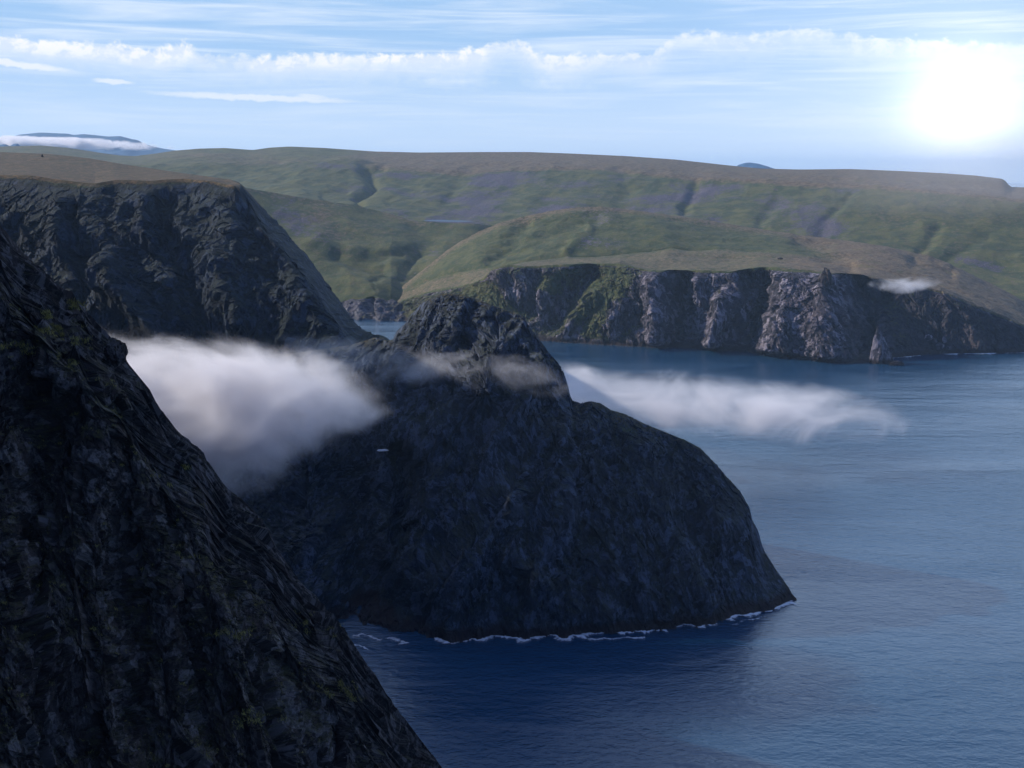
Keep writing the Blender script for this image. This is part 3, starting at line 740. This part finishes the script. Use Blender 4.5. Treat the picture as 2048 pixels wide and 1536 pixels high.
for (x0, y0, x1, y1, wd, am) in [(690, 505, 760, 520, 26, -34), (640, 490, 700, 498, 20, 16), (850, 470, 790, 590, 30, -22), (760, 500, 790, 498, 9, -10), (590, 470, 620, 500, 18, 9), (560, 430, 640, 470, 22, 7), (850, 560, 870, 566, 8, -14), (700, 560, 740, 575, 20, 8),
                                 (830, 500, 800, 540, 8, -8), (770, 545, 745, 565, 8, -8), (560, 520, 620, 590, 30, -18), (700, 450, 800, 480, 16, 6)]:
    P = push(P, stroke(WX, WY, x0, y0, x1, y1, wd * 1.2, 1.6) * (1 - tf), am * 0.6, up)
for (x0, y0, x1, y1, wd, am) in [(722, 605, 722, 635, 16, 14), (765, 612, 770, 635, 16, 24), (742, 600, 748, 630, 8, -24), (800, 620, 810, 640, 14, 12)]:
    P = push(P, stroke(GX, GY, x0, y0, x1, y1, wd) * tf, am, dr)
P = disp(P, [(420, 18, dict(octaves=3, off=2.1, gain=0.45, mask=(1 - tf))),
             (130, 4.5, dict(octaves=6, off=6.1, gain=0.5, mask=(1 - tf))),
             (30, 10, dict(octaves=4, off=1.1, ridged=True, stretch=2, mask=tf)),
             (18, 1.1, dict(octaves=4, off=3.4, gain=0.6))])
P = fit_skyline(P, GY, crest, 30, 41)
nn = fbm(P, 240, 4, off=5.5)
gatt = np.where(tf > 0.4, 0.05, 1.1)
cl = grid_mesh('valley_slope', P, M_hill, dict(grass=gatt, dry=0.18 + nn * 0.7 + 0.25 * np.exp(-((GY - np.interp(GX, crest.a[:, 0], crest.a[:, 1])) / 10.0) ** 2),
               scree=0.12 + 0.75 * fbm(P, 210, 4, off=8.5) + 0.35 * stroke(GX, GY, 560, 430, 700, 520, 40)), smooth_sh=True)
tag(cl, 'green and grey valley slope running down to the small bay behind the horn', 'hillside', 'structure')
print('F', round(time.time() - T0, 1))

# ------------------------------------------------------------------ E. far hills on the skyline
PX = np.linspace(-260, 2300, 1400)
skyl = Rail([(-260, 300, 4700), (0, 293, 4700), (80, 291, 4700), (130, 295, 4700), (180, 302, 4700), (220, 309, 4700), (270, 312, 4700), (310, 307, 4650), (350, 301, 4600), (400, 297, 4600), (450, 296, 4600), (505, 300, 4600), (540, 295, 4700), (580, 293, 4700), (650, 296, 4700), (750, 303, 4650),
             (840, 305, 4600), (960, 304, 4600), (1060, 304, 4600), (1140, 307, 4550), (1250, 312, 4500), (1350, 319, 4400), (1450, 330, 4300), (1520, 337, 4200), (1600, 339, 4100), (1700, 338, 4000), (1800, 342, 3900), (1880, 346, 3800), (1950, 351, 3700), (2005, 358, 3600), (2014, 364, 3590), (2019, 374, 3580), (2060, 375, 3560), (2300, 380, 3500)], k=9)
brow = Rail([(-260, 330, 3900), (0, 330, 3900), (300, 330, 3900), (450, 332, 3900), (600, 330, 3900), (700, 326, 3900), (800, 340, 3850), (900, 345, 3850), (1000, 342, 3850), (1100, 338, 3850), (1250, 343, 3750), (1400, 356, 3600), (1600, 368, 3400), (1750, 372, 3250), (1900, 380, 3100), (2048, 400, 3000), (2300, 420, 2900)], k=61)
base_ = Rail([(-260, 400, 3300), (300, 400, 3300), (480, 400, 3250), (560, 402, 3200), (700, 418, 3120), (860, 440, 3000), (1000, 448, 2990), (1200, 452, 2980), (1500, 485, 2760), (1700, 515, 2600), (1850, 545, 2480), (2000, 600, 2300), (2300, 660, 2150)], k=61)
bot = Rail([(-260, 470, 3000), (300, 470, 3000), (700, 450, 2950), (1200, 500, 2750), (1700, 560, 2420), (2000, 640, 2120), (2300, 720, 1980)], k=61)
P, GX, GY, nb = loft(PX, [skyl, brow, base_, bot], [(130, 1.0, 1.25), (230, 1.0, 1.0), (40, 1, 1)], back=[(0, 300, -8, 3), (0, 800, -120, 5), (0, 900, -400, 4)])
fm = np.clip((GY - np.interp(GX, skyl.a[:, 0], skyl.a[:, 1])) / 22.0, 0, 1)
WX, WY = warped(P, GX, GY, 260, 34, 4.0)
for (x0, y0, x1, y1, wd, am) in [(735, 338, 745, 346, 15, -60), (748, 360, 715, 398, 7, -42), (765, 330, 770, 334, 9, -24), (660, 365, 690, 360, 12, -10), (560, 372, 600, 380, 10, 18), (600, 345, 700, 335, 20, 18), (480, 345, 560, 350, 18, -14),
                                 (830, 380, 780, 400, 9, -14), (930, 355, 900, 400, 12, -18), (1110, 345, 1050, 420, 14, 12), (1250, 355, 1230, 420, 12, -16), (1400, 368, 1370, 420, 10, -34), (1380, 390, 1350, 430, 12, 16),
                                 (1560, 400, 1530, 440, 9, -18), (1700, 390, 1640, 480, 9, -20), (1880, 450, 1840, 500, 9, -26), (1980, 470, 1900, 520, 12, -20), (760, 372, 790, 385, 16, 16), (690, 385, 640, 392, 8, -20)]:
    P = push(P, stroke(WX, WY, x0, y0, x1, y1, wd * 1.25, 1.0) * fm, am * 0.33, up)
P = disp(P, [(700, 20, dict(octaves=3, off=2.9, gain=0.42, mask=fm)),
             (230, 8, dict(octaves=6, off=1.6, gain=0.55, mask=fm)),
             (170, 6, dict(octaves=3, axis=(-0.25, -1, 0), stretch=4, off=6.6, ridged=True, mask=fm)),
             (30, 1.2, dict(octaves=4, off=3.4, gain=0.6, mask=fm))])
P = fit_skyline(P, GY, skyl, 16, 61)
yb = np.interp(GX, brow.a[:, 0], brow.a[:, 1])
nn = fbm(P, 300, 4, off=5.1)
slope = np.clip((GY - yb + 2 + 10 * nn) / 12.0, 0, 1)
dry = np.clip(0.95 - slope * 0.9, 0, 1) * np.clip((GX - 500) / 400, 0.45, 1) + 0.25 * nn + np.clip((GX - 1450) / 300, 0, 0.22)
scr = slope * (0.42 + 1.1 * fbm(P, 190, 4, off=7.9)) * np.clip((GX - 500) / 300, 0.15, 1) * np.clip(1.15 - (GX - 1500) / 500, 0.35, 1) + 0.5 * stroke(GX, GY, 1920, 510, 2000, 530, 14, 1.5) + 0.35 * stroke(GX, GY, 560, 330, 720, 330, 12)
cl = grid_mesh('far_hills', P, M_hill, dict(grass=np.full(P.shape[:2], 1.2), dry=dry, scree=scr), smooth_sh=True)
tag(cl, 'long green and brown moorland hills along the skyline', 'hills', 'structure')
PE = P
print('E', round(time.time() - T0, 1))

# ------------------------------------------------------------------ small lake in the valley
def patch(name, outline, mat, z_off=0.0):
    pts = np.array([on_ray(px, py, Y) for px, py, Y in outline])
    pts[:, 2] = pts[:, 2].mean() + z_off
    me = bpy.data.meshes.new(name)
    me.from_pydata([tuple(p) for p in pts], [], [list(range(len(pts)))])
    me.update(); me.materials.append(mat)
    o = bpy.data.objects.new(name, me); C.objects.link(o)
    return o
M_lake, n = mat_new('lake_water')
b = n.node('ShaderNodeBsdfPrincipled', {'Base Color': (.03, .06, .10, 1), 'Specular IOR Level': 0.15, 'Roughness': 0.5})
n.node('ShaderNodeOutputMaterial', {0: b})

zl = on_ray(885, 439.5, 2960.0)[2]
def flat_pt(px, py, z):
    x, y, zz_ = pxdir(px, py); k = (z - H) / zz_
    return (x * k, y * k, z)
me = bpy.data.meshes.new('lake')
ol = [(846, 440.6), (862, 439.8), (890, 439.8), (920, 440.8), (940, 441.8), (948, 442.6), (930, 443.6), (905, 443.8), (885, 443.4), (860, 442.2), (850, 441.5)]
me.from_pydata([flat_pt(a, b, zl + 0.8) for a, b in ol], [], [list(range(len(ol)))])
me.materials.append(M_lake)
o = bpy.data.objects.new('lake', me); C.objects.link(o)
tag(o, 'small pale lake lying flat in the green valley', 'lake', 'structure')

# ------------------------------------------------------------------ surf along the rocks
M_foam, n = mat_new('surf_foam')
pos = n.node('ShaderNodeNewGeometry').outputs['Position']
v = n.noise(n.mapping(pos, (.22, .30, .3)), 1.0, 8, 0.80, 1.2)
den = n.node('ShaderNodeAttribute', attribute_name='foam', attribute_type='GEOMETRY').outputs['Fac']
al = n.ss(n.m('ADD', v, n.m('MULTIPLY', n.m('SUBTRACT', den, 0.5), 0.42)), 0.42, 0.72)
b = n.node('ShaderNodeBsdfPrincipled', {'Base Color': (.72, .76, .80, 1), 'Roughness': 0.9, 'Alpha': al})
n.node('ShaderNodeOutputMaterial', {0: b})
def surf(W, PXs, spans, label, off=0.0, seed=0.0, wide=6.0, zz=0.25):
    ok = ~np.isnan(W[:, 0])
    px_, _, _ = project(np.nan_to_num(W))
    for i in range(3): W[:, i] = np.interp(np.arange(len(W)), np.nonzero(ok)[0], W[ok, i])
    Ws = np.stack([smooth(np.minimum(W[:, i], 1e9), 25) for i in range(3)], -1)
    T = np.gradient(Ws, axis=0); T[:, 2] = 0; T /= np.linalg.norm(T, axis=1)[:, None] + 1e-9
    out = np.stack([T[:, 1], -T[:, 0], 0 * T[:, 0]], -1)
    out *= np.sign(-out[:, 1] + 1e-6)[:, None]
    wgt = np.zeros(len(W))
    for a, b_, k in spans:
        wgt = np.maximum(wgt, k * np.clip((PXs - a) / 12, 0, 1) * np.clip((b_ - PXs) / 12, 0, 1))
    nz_ = fbm(np.stack([Ws[:, 0] / 1, Ws[:, 1], np.full(len(Ws), seed)], -1)[None], 22, 4, gain=0.8)[0]
    wd_ = np.clip(0.55 + 1.7 * nz_, 0.0, 2.0) * wide * wgt
    R_ = 9
    fr = fbm(np.stack([Ws[:, 0], Ws[:, 1], np.full(len(Ws), seed + 5)], -1)[None], 5, 3, gain=0.7)[0]
    rows = []
    for r in range(R_):
        t = r / (R_ - 1)
        q = Ws + out * (off + 1.6 * fr[:, None] - 2.0 + (2.0 + wd_ * (1 + 0.8 * fr))[:, None] * t)
        q[:, 2] = zz + 0.5 * math.sin(math.pi * t) * np.clip(nz_ + 0.5, 0, 1)
        rows.append(q)
    P = np.array(rows)
    fo = np.stack([np.minimum(wgt, 1.4) * (1 - 1.5 * abs(r / (R_ - 1) - 0.35)) for r in range(R_)])
    keep = (fo[1:, 1:] > 0.08)
    o = grid_mesh('surf', P, M_foam, dict(foam=fo), smooth_sh=True, keep=keep)
    return tag(o, label, 'surf', 'stuff')
Wc, PXc = foam_lines[0][1], foam_lines[0][2]
surf(Wc.copy(), PXc, [(862, 1215, 1.0), (1228, 1335, 1.25), (1340, 1440, .9), (1445, 1590, 1.05)], 'broken white line of surf along the foot of the dark headland', wide=9)
surf(Wc.copy(), PXc, [(1150, 1290, .8), (1440, 1530, .6)], 'second thinner streak of surf drifting just off the dark headland', off=9.0, seed=40, wide=7)
sw = np.array([flat_pt(a, np.interp(a, [690, 830], [1268, 1286]) + 4 * math.sin(a * 0.11), 0.1) for a in np.arange(690, 832, 1.2)])
surf(sw, np.arange(690, 832, 1.2), [(694, 772, .7), (764, 826, .85)], 'loose patches of foam in the gap between the near cliff and the headland', seed=77, wide=9)
sw2 = sw + np.array([-3, -16, 0.0])
surf(sw2, np.arange(690, 832, 1.2), [(712, 760, .8)], 'short outer streak of foam beside the near cliff', seed=97, wide=6)
Wd, PXd = foam_lines[1][1], foam_lines[1][2]
surf(Wd.copy(), PXd, [(1120, 1360, .55), (1560, 1700, .5), (1770, 1850, 1.0), (1880, 2000, 1.6), (2000, 2180, .9)], 'thin surf along the foot of the sunlit coast cliff', wide=9)

# ------------------------------------------------------------------ rocks
def on_surface(P, GX, GY, px, py, visible_rows=None):
    X_, Y_, D_ = project(P)
    e = (X_ - px) ** 2 + (Y_ - py) ** 2
    e = np.where(e < e.min() + 9, D_ * 1e-3, 1e9)
    i = np.unravel_index(np.argmin(e), e.shape)
    return P[i]
def boulder(name, loc, size, mat, seed, label, cat='rock', group=None, taper=0.0, lean=(0, 0), facet=0.6, kind=None, sub=5):
    import bmesh
    bm = bmesh.new(); bmesh.ops.create_icosphere(bm, subdivisions=sub, radius=1.0)
    me = bpy.data.meshes.new(name); bm.to_mesh(me); bm.free()
    V = np.empty(len(me.vertices) * 3, np.float32); me.vertices.foreach_get('co', V); V = V.reshape(-1, 3).astype(float)
    N = V.copy()
    q = V + seed * 7.3
    d_ = facets(q, 0.95, off=seed, octaves=3, gain=0.55) * facet + fbm(q, 0.5, 4, off=seed, gain=0.6) * 0.12
    V = V + N * d_[:, None]
    zt = (V[:, 2] + 1) / 2
    sc_ = (1 - taper * np.clip(zt, 0, 1.2))
    V[:, 0] = V[:, 0] * sc_ + lean[0] * zt; V[:, 1] = V[:, 1] * sc_ + lean[1] * zt
    V = V * np.array(size)
    me.vertices.foreach_set('co', V.astype(np.float32).ravel()); me.update()
    a = me.attributes.new('rest', 'FLOAT_VECTOR', 'POINT'); a.data.foreach_set('vector', (V + np.array(loc)).astype(np.float32).ravel())
    me.materials.append(mat)
    o = bpy.data.objects.new(name, me); C.objects.link(o); o.location = tuple(loc)
    if kind: return tag(o, label, None, kind)
    return tag(o, label, cat, group=group)
boulder('rock_spur', on_ray(231, 703, 262.5), (2.6, 2.6, 3.0), M_near, 1.7, 'blocky rock knob jutting out from the rim of the nearest cliff against the fog', 'rock', facet=0.5)
boulder('sea_stack', np.array(flat_pt(1772, 728, 0.0)) + np.array([0, 8, 16]), (21, 15, 36), M_coast, 4.2, 'pointed reddish rock pinnacle rising from the sea at the tip of the coast cliff', 'sea stack', taper=0.72, lean=(-0.55, 0.2), facet=0.5)
boulder('skerry', np.array(flat_pt(1795, 731, 0.0)) + np.array([0, 2, 1]), (13, 6, 5.5), M_coast, 6.1, 'low reddish rock awash at the foot of the pinnacle', 'rock', taper=0.3, facet=0.4)
boulder('shore_rock', np.array(flat_pt(1690, 726, 0.0)) + np.array([0, 3, 7]), (12, 9, 13), M_coast, 8.3, 'jagged grey rock mound in the water left of the dark cleft', 'rock', taper=0.5, facet=0.5)
for i, (px, py, sz, lb) in enumerate([(1856, 678, 5.5, 'pale boulder highest and leftmost on the dark shore right of the pinnacle'), (1872, 683, 3.4, 'smallest pale boulder in the middle of the dark shore'),
                                      (1878, 692, 6.5, 'largest pale boulder low on the dark shore right of the pinnacle'), (1891, 676, 4.4, 'tall pale boulder standing upright on the dark shore'), (1897, 694, 3.8, 'rightmost pale boulder low on the dark shore')]):
    p = on_surface(PD, GDX, GDY, px, py)
    boulder('boulder', p + np.array([-1, -3.0, 1.0]), (sz, sz * 0.8, sz * (1.5 if i == 3 else 0.85)), M_coast, 10 + i * 1.9, lb, 'boulder', 'pale boulders on the far shore', facet=0.55, sub=4)
boulder('boulder', on_surface(PD, GDX, GDY, 1560, 516) + np.array([0, 0, 1.2]), (5.0, 3.0, 2.2), M_near, 21.0, 'lone dark boulder on the brown terrace above the coast cliff', 'boulder', facet=0.4, sub=4)
p = on_surface(PB, None, None, 85, 311)
boulder('cairn', p + np.array([0, 0, 1.2]), (1.8, 1.8, 2.6), M_near, 25.0, 'tiny dark cairn on the skyline of the brown plateau', 'cairn', taper=0.5, sub=3)
boulder('rock_tower', on_ray(1650, 566, 1742.0), (12, 10, 22), M_near, 27.0, 'dark rock tower standing against the rim of the coast cliff', 'rock', taper=0.15, facet=0.4)
# strip of old snow in the dark gully
M_snow, n = mat_new('old_snow')
v = n.noise(n.node('ShaderNodeNewGeometry').outputs['Position'], 0.8, 5, 0.6)
b = n.node('ShaderNodeBsdfPrincipled', {'Base Color': n.mix(v, (.55, .58, .62, 1), (.85, .87, .90, 1)), 'Roughness': 0.8})
n.node('ShaderNodeOutputMaterial', {0: b})
p = on_surface(PC, GCX, GCY, 763, 901)
boulder('snow_patch', p + np.array([0, -2.0, 0.6]), (3.9, 1.6, 0.75), M_snow, 31.0, 'small white sliver of old snow in the dark gully below the fog', 'snow patch', facet=0.35, lean=(0.1, 0), sub=4)

# ------------------------------------------------------------------ grass tufts on the ledges of the near cliff
M_tuft, n = mat_new('yellow_grass')
pos = n.node('ShaderNodeNewGeometry').outputs['Position']
v = n.noise(pos, 1.2, 4, 0.7)
b = n.node('ShaderNodeBsdfPrincipled', {'Base Color': n.mix(n.ss(v, .35, .65), (.075, .075, .018, 1), (.38, .31, .08, 1)), 'Roughness': 0.9})
n.node('ShaderNodeOutputMaterial', {0: b})
rng = np.random.RandomState(3)
NA = normals(PA)
spots = []
cand = np.argwhere((NA[..., 2] > 0.62) & (GAY < 1560) & (GAX > -60))
if len(cand) > 700: cand = cand[rng.choice(len(cand), 700, replace=False)]
spots += [(PA[i, j], NA[i, j], rng.uniform(0.3, 1.0)) for i, j in cand]
for px, py, nn_, rr in [(150, 606, 16, 12), (135, 618, 12, 14), (110, 630, 14, 10), (105, 663, 16, 10), (135, 664, 14, 9), (160, 686, 14, 12), (192, 698, 9, 7), (640, 1270, 26, 22), (680, 1380, 26, 20), (470, 1270, 20, 22), (500, 1440, 22, 26), (40, 700, 16, 20), (700, 1400, 12, 12), (355, 945, 10, 12), (590, 1240, 12, 16)]:
    for _ in range(nn_):
        p = on_surface(PA[::3, ::3], None, None, px + rng.normal() * rr, py + rng.normal() * rr * 0.35)
        spots.append((p + np.array([0.1, -0.3, 0.2]), np.array([0.3, -0.7, 0.6]), rng.uniform(0.9, 1.9)))
vs, fs = [], []
for p, nn_, sc_ in spots:
    for _ in range(16):
        a = rng.normal(size=3) * np.array([0.42, 0.42, 0.16]) * sc_
        root = p + nn_ * 0.1 + a
        tip = root + (np.array([rng.normal() * 0.5, -0.3 + rng.normal() * 0.4, 0.75 + rng.rand() * 0.5]) + 0.4 * nn_) * 0.45 * sc_
        sd = np.array([rng.normal(), rng.normal(), 0]); sd *= 0.07 * sc_ / (np.linalg.norm(sd) + 1e-6)
        k = len(vs); vs += [root - sd, root + sd, tip]; fs.append((k, k + 1, k + 2))
me = bpy.data.meshes.new('grass_tufts'); me.from_pydata([tuple(v_) for v_ in vs], [], fs); me.materials.append(M_tuft)
o = bpy.data.objects.new('grass_tufts', me); C.objects.link(o)
tag(o, 'yellow green grass tufts growing on ledges of the nearest cliff', 'grass', 'stuff')
print('details', round(time.time() - T0, 1))

# ------------------------------------------------------------------ G. distant mountains
def dist_mat(name, c0, c1):
    m, n = mat_new(name)
    geo = n.node('ShaderNodeNewGeometry')
    v = n.noise(n.mapping(geo.outputs['Position'], (1 / 900, 1 / 900, 1 / 300)), 1.0, 6, 0.6)
    b = n.node('ShaderNodeBsdfPrincipled', {'Base Color': n.mix(n.ss(v, 0.4, 0.6), c0, c1), 'Roughness': 0.95})
    n.node('ShaderNodeOutputMaterial', {0: b})
    return m
M_dist = dist_mat('distant_mountain', (.012, .080, .17, 1), (.020, .095, .19, 1))  # blue of the air painted into the mountains' own colour
def mountain(name, knots, Y, label, lowz=-5, k=5, amp=1.0, depth=2500):
    a = np.array(knots, float)
    PX = np.linspace(a[0, 0], a[-1, 0], 220)
    r = Rail([(x, y, Y) for x, y in knots], k=k)
    py, YY = r.at(PX)
    Pt = on_ray(PX, py, YY)
    rows = []
    for q in range(14, 0, -1):
        t = q / 14; rows.append(np.stack([Pt[:, 0], Pt[:, 1] + depth * t, Pt[:, 2] * (1 - t) ** 1.2 + lowz * t], -1))
    for q in range(50):
        t = q / 49; rows.append(np.stack([Pt[:, 0], Pt[:, 1] - depth * t, Pt[:, 2] * (1 - t) ** 1.2 + lowz * t], -1))
    P = np.array(rows)
    mk = np.clip(np.abs(np.arange(64) - 14) / 6.0, 0, 1)[:, None]
    P[..., 2] += fbm(P, depth * 0.18, 5, off=2.2) * 90 * amp * mk * np.clip(P[..., 2] / 150, 0, 1)
    o = grid_mesh(name, P, M_dist, smooth_sh=True)
    return tag(o, label, 'mountain', 'structure')
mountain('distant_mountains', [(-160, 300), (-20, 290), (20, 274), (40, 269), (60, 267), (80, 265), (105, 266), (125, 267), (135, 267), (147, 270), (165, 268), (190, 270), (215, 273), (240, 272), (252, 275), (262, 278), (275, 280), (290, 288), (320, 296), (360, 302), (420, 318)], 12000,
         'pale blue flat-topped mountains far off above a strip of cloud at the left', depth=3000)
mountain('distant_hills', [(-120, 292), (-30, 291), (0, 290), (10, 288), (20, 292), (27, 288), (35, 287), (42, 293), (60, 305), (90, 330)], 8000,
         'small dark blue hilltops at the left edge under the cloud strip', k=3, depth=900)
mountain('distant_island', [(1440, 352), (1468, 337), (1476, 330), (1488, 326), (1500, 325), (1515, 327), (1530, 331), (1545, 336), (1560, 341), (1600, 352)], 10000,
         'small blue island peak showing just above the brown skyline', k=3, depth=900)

# ------------------------------------------------------------------ volumes: fog banks
def fog(name, px, py, Y, half, label, dens, nscale=3.0, thr=0.45, soft=0.35, rot=(0, 0, 0), seed=0.0, color=(1.0, .965, .95), stretch=(1, 1, 1), aniso=0.2, step=1.0, topsharp=0.0, bend=0.0):
    """an ellipsoid of drifting vapour: the density falls to nothing towards its rim and is broken up by noise"""
    c = on_ray(px, py, Y)
    import bmesh
    me = bpy.data.meshes.new(name)
    bm = bmesh.new(); bmesh.ops.create_icosphere(bm, subdivisions=3, radius=1.03); bm.to_mesh(me); bm.free()
    o = bpy.data.objects.new(name, me); C.objects.link(o)
    o.location = c; o.scale = half; o.rotation_euler = rot
    m, n = mat_new(name + '_mist')
    tc = n.node('ShaderNodeTexCoord'); oc = tc.outputs['Object']
    sp = n.node('ShaderNodeSeparateXYZ', {0: oc})
    el_ = 1.7
    v = n.mapping(oc, (stretch[0] * half[0] / half[2] / el_, stretch[1] * half[1] / half[2] / el_, 1.0), (0, 0, 0), (seed, seed * 1.3, seed * 0.7))
    n1 = n.noise(v, nscale, 6, 0.60, 0.9)
    z_ = n.m('SUBTRACT', sp.outputs[2], n.m('MULTIPLY', n.m('MULTIPLY', sp.outputs[0], sp.outputs[0]), bend)) if bend else sp.outputs[2]
    if topsharp:       # flat bottomed or flat topped banks
        z_ = n.m('MULTIPLY', z_, n.ss(z_, -0.2, 0.2, 1.0, topsharp))
    r2 = n.m('ADD', n.m('ADD', n.m('MULTIPLY', sp.outputs[0], sp.outputs[0]), n.m('MULTIPLY', sp.outputs[1], sp.outputs[1])), n.m('MULTIPLY', z_, z_))
    body = n.m('SUBTRACT', 1.0, r2)
    f = n.m('ADD', n.m('MULTIPLY', body, 0.9), n.m('MULTIPLY', n.m('SUBTRACT', n1, 0.5), 3.1))
    de = n.m('MULTIPLY', n.m('POWER', n.ss(f, thr, thr + soft), 1.7), dens)
    de = n.m('MULTIPLY', de, n.ss(r2, 0.55, 1.0, 1.0, 0.0))
    pv = n.node('ShaderNodeVolumePrincipled', {'Color': tuple(color) + (1,), 'Density': de, 'Anisotropy': aniso})
    out = n.node('ShaderNodeOutputMaterial'); n.l.new(pv.outputs[0], out.inputs['Volume'])
    me.materials.append(m)
    tag(o, label, 'fog', 'stuff')
    return o
fog('fog_bank', 250, 795, 640, (160, 84, 44), 'thick pale fog bank filling the gap between the near cliff and the headland', 0.09, 1.6, 0.0, 1.1, rot=(0, R(5), 0), seed=1.4)
fog('fog_bank', 455, 862, 630, (92, 60, 46), 'ragged end of the pale fog bank in front of the shaded headland wall', 0.06, 1.9, 0.06, 1.25, rot=(0, R(-26), 0), seed=5.1)
fog('fog_bank', 590, 765, 660, (78, 44, 25), 'pale fog tongue reaching toward the horn above the fog bank', 0.05, 1.0, 0.12, 1.1, rot=(0, R(20), 0), seed=11.3)
fog('fog_wisp', 690, 712, 745, (80, 26, 17), 'thin fog wisp drifting across the dark saddle beside the horn', 0.013, 0.8, 0.20, 0.9, rot=(0, R(4), 0), seed=2.7)
fog('fog_wisp', 850, 735, 722, (52, 24, 18), 'thin grey fog wisp curling in front of the horn on its left side', 0.020, 0.9, 0.20, 0.9, rot=(0, R(-8), 0), seed=8.2)
fog('fog_wisp', 1040, 750, 715, (46, 20, 15), 'faint fog veil lying over the right shoulder of the horn', 0.018, 0.9, 0.20, 0.9, rot=(0, R(14), 0), seed=3.9)
fog('fog_bank', 1350, 797, 1080, (300, 130, 34), 'long white fog bank lying on the sea behind the headland', 0.048, 0.75, 0.12, 1.25, rot=(0, R(5), 0), seed=6.6, topsharp=1.25)
fog('fog_bank', 1620, 800, 1060, (115, 90, 14), 'thin tapering tip of fog stretching right over the open sea', 0.010, 0.5, 0.05, 1.1, rot=(0, R(5), 0), seed=12.4)
fog('fog_wisp', 1810, 571, 1640, (62, 34, 14), 'small white fog cap resting on the right end of the coast cliff', 0.045, 0.7, 0.05, 1.1, rot=(0, R(-3), 0), seed=4.4, bend=0.6)
fog('cloud_strip', 90, 285, 9500, (1150, 300, 60), 'bright white cloud strip lying along the distant blue mountains', 0.05, 0.6, 0.20, 0.5, rot=(0, R(2.0), 0), seed=7.7)
fog('glare_mist', 1940, 372, 3000, (700, 380, 280), 'warm veil added over the right end of the far hills to imitate glare', 0.0052, 0.4, 0.0, 1.8, seed=3.3, color=(1.0, .93, .88))  # added volume, imitates glare spilling over the right hills
print('fog', round(time.time() - T0, 1))

# ------------------------------------------------------------------ haze: one closed box round everything
m, n = mat_new('haze')
pv = n.node('ShaderNodeVolumePrincipled', {'Color': (.58, .80, 1.0, 1), 'Density': 0.000034, 'Anisotropy': 0.1})
out = n.node('ShaderNodeOutputMaterial'); n.l.new(pv.outputs[0], out.inputs['Volume'])
me = bpy.data.meshes.new('haze')
X0, X1, Y0, Y1, Z0, Z1 = -41000, 41000, -4000, 41000, -420, 790
vs = [(x, y, z) for x in (X0, X1) for y in (Y0, Y1) for z in (Z0, Z1)]
me.from_pydata(vs, [], [(0, 1, 3, 2), (4, 6, 7, 5), (0, 4, 5, 1), (2, 3, 7, 6), (0, 2, 6, 4), (1, 5, 7, 3)])
me.materials.append(m)
hz = bpy.data.objects.new('haze', me); C.objects.link(hz)
tag(hz, 'thin blue haze of the sea air over the whole bay', 'haze', 'stuff')
print('done', round(time.time() - T0, 1))
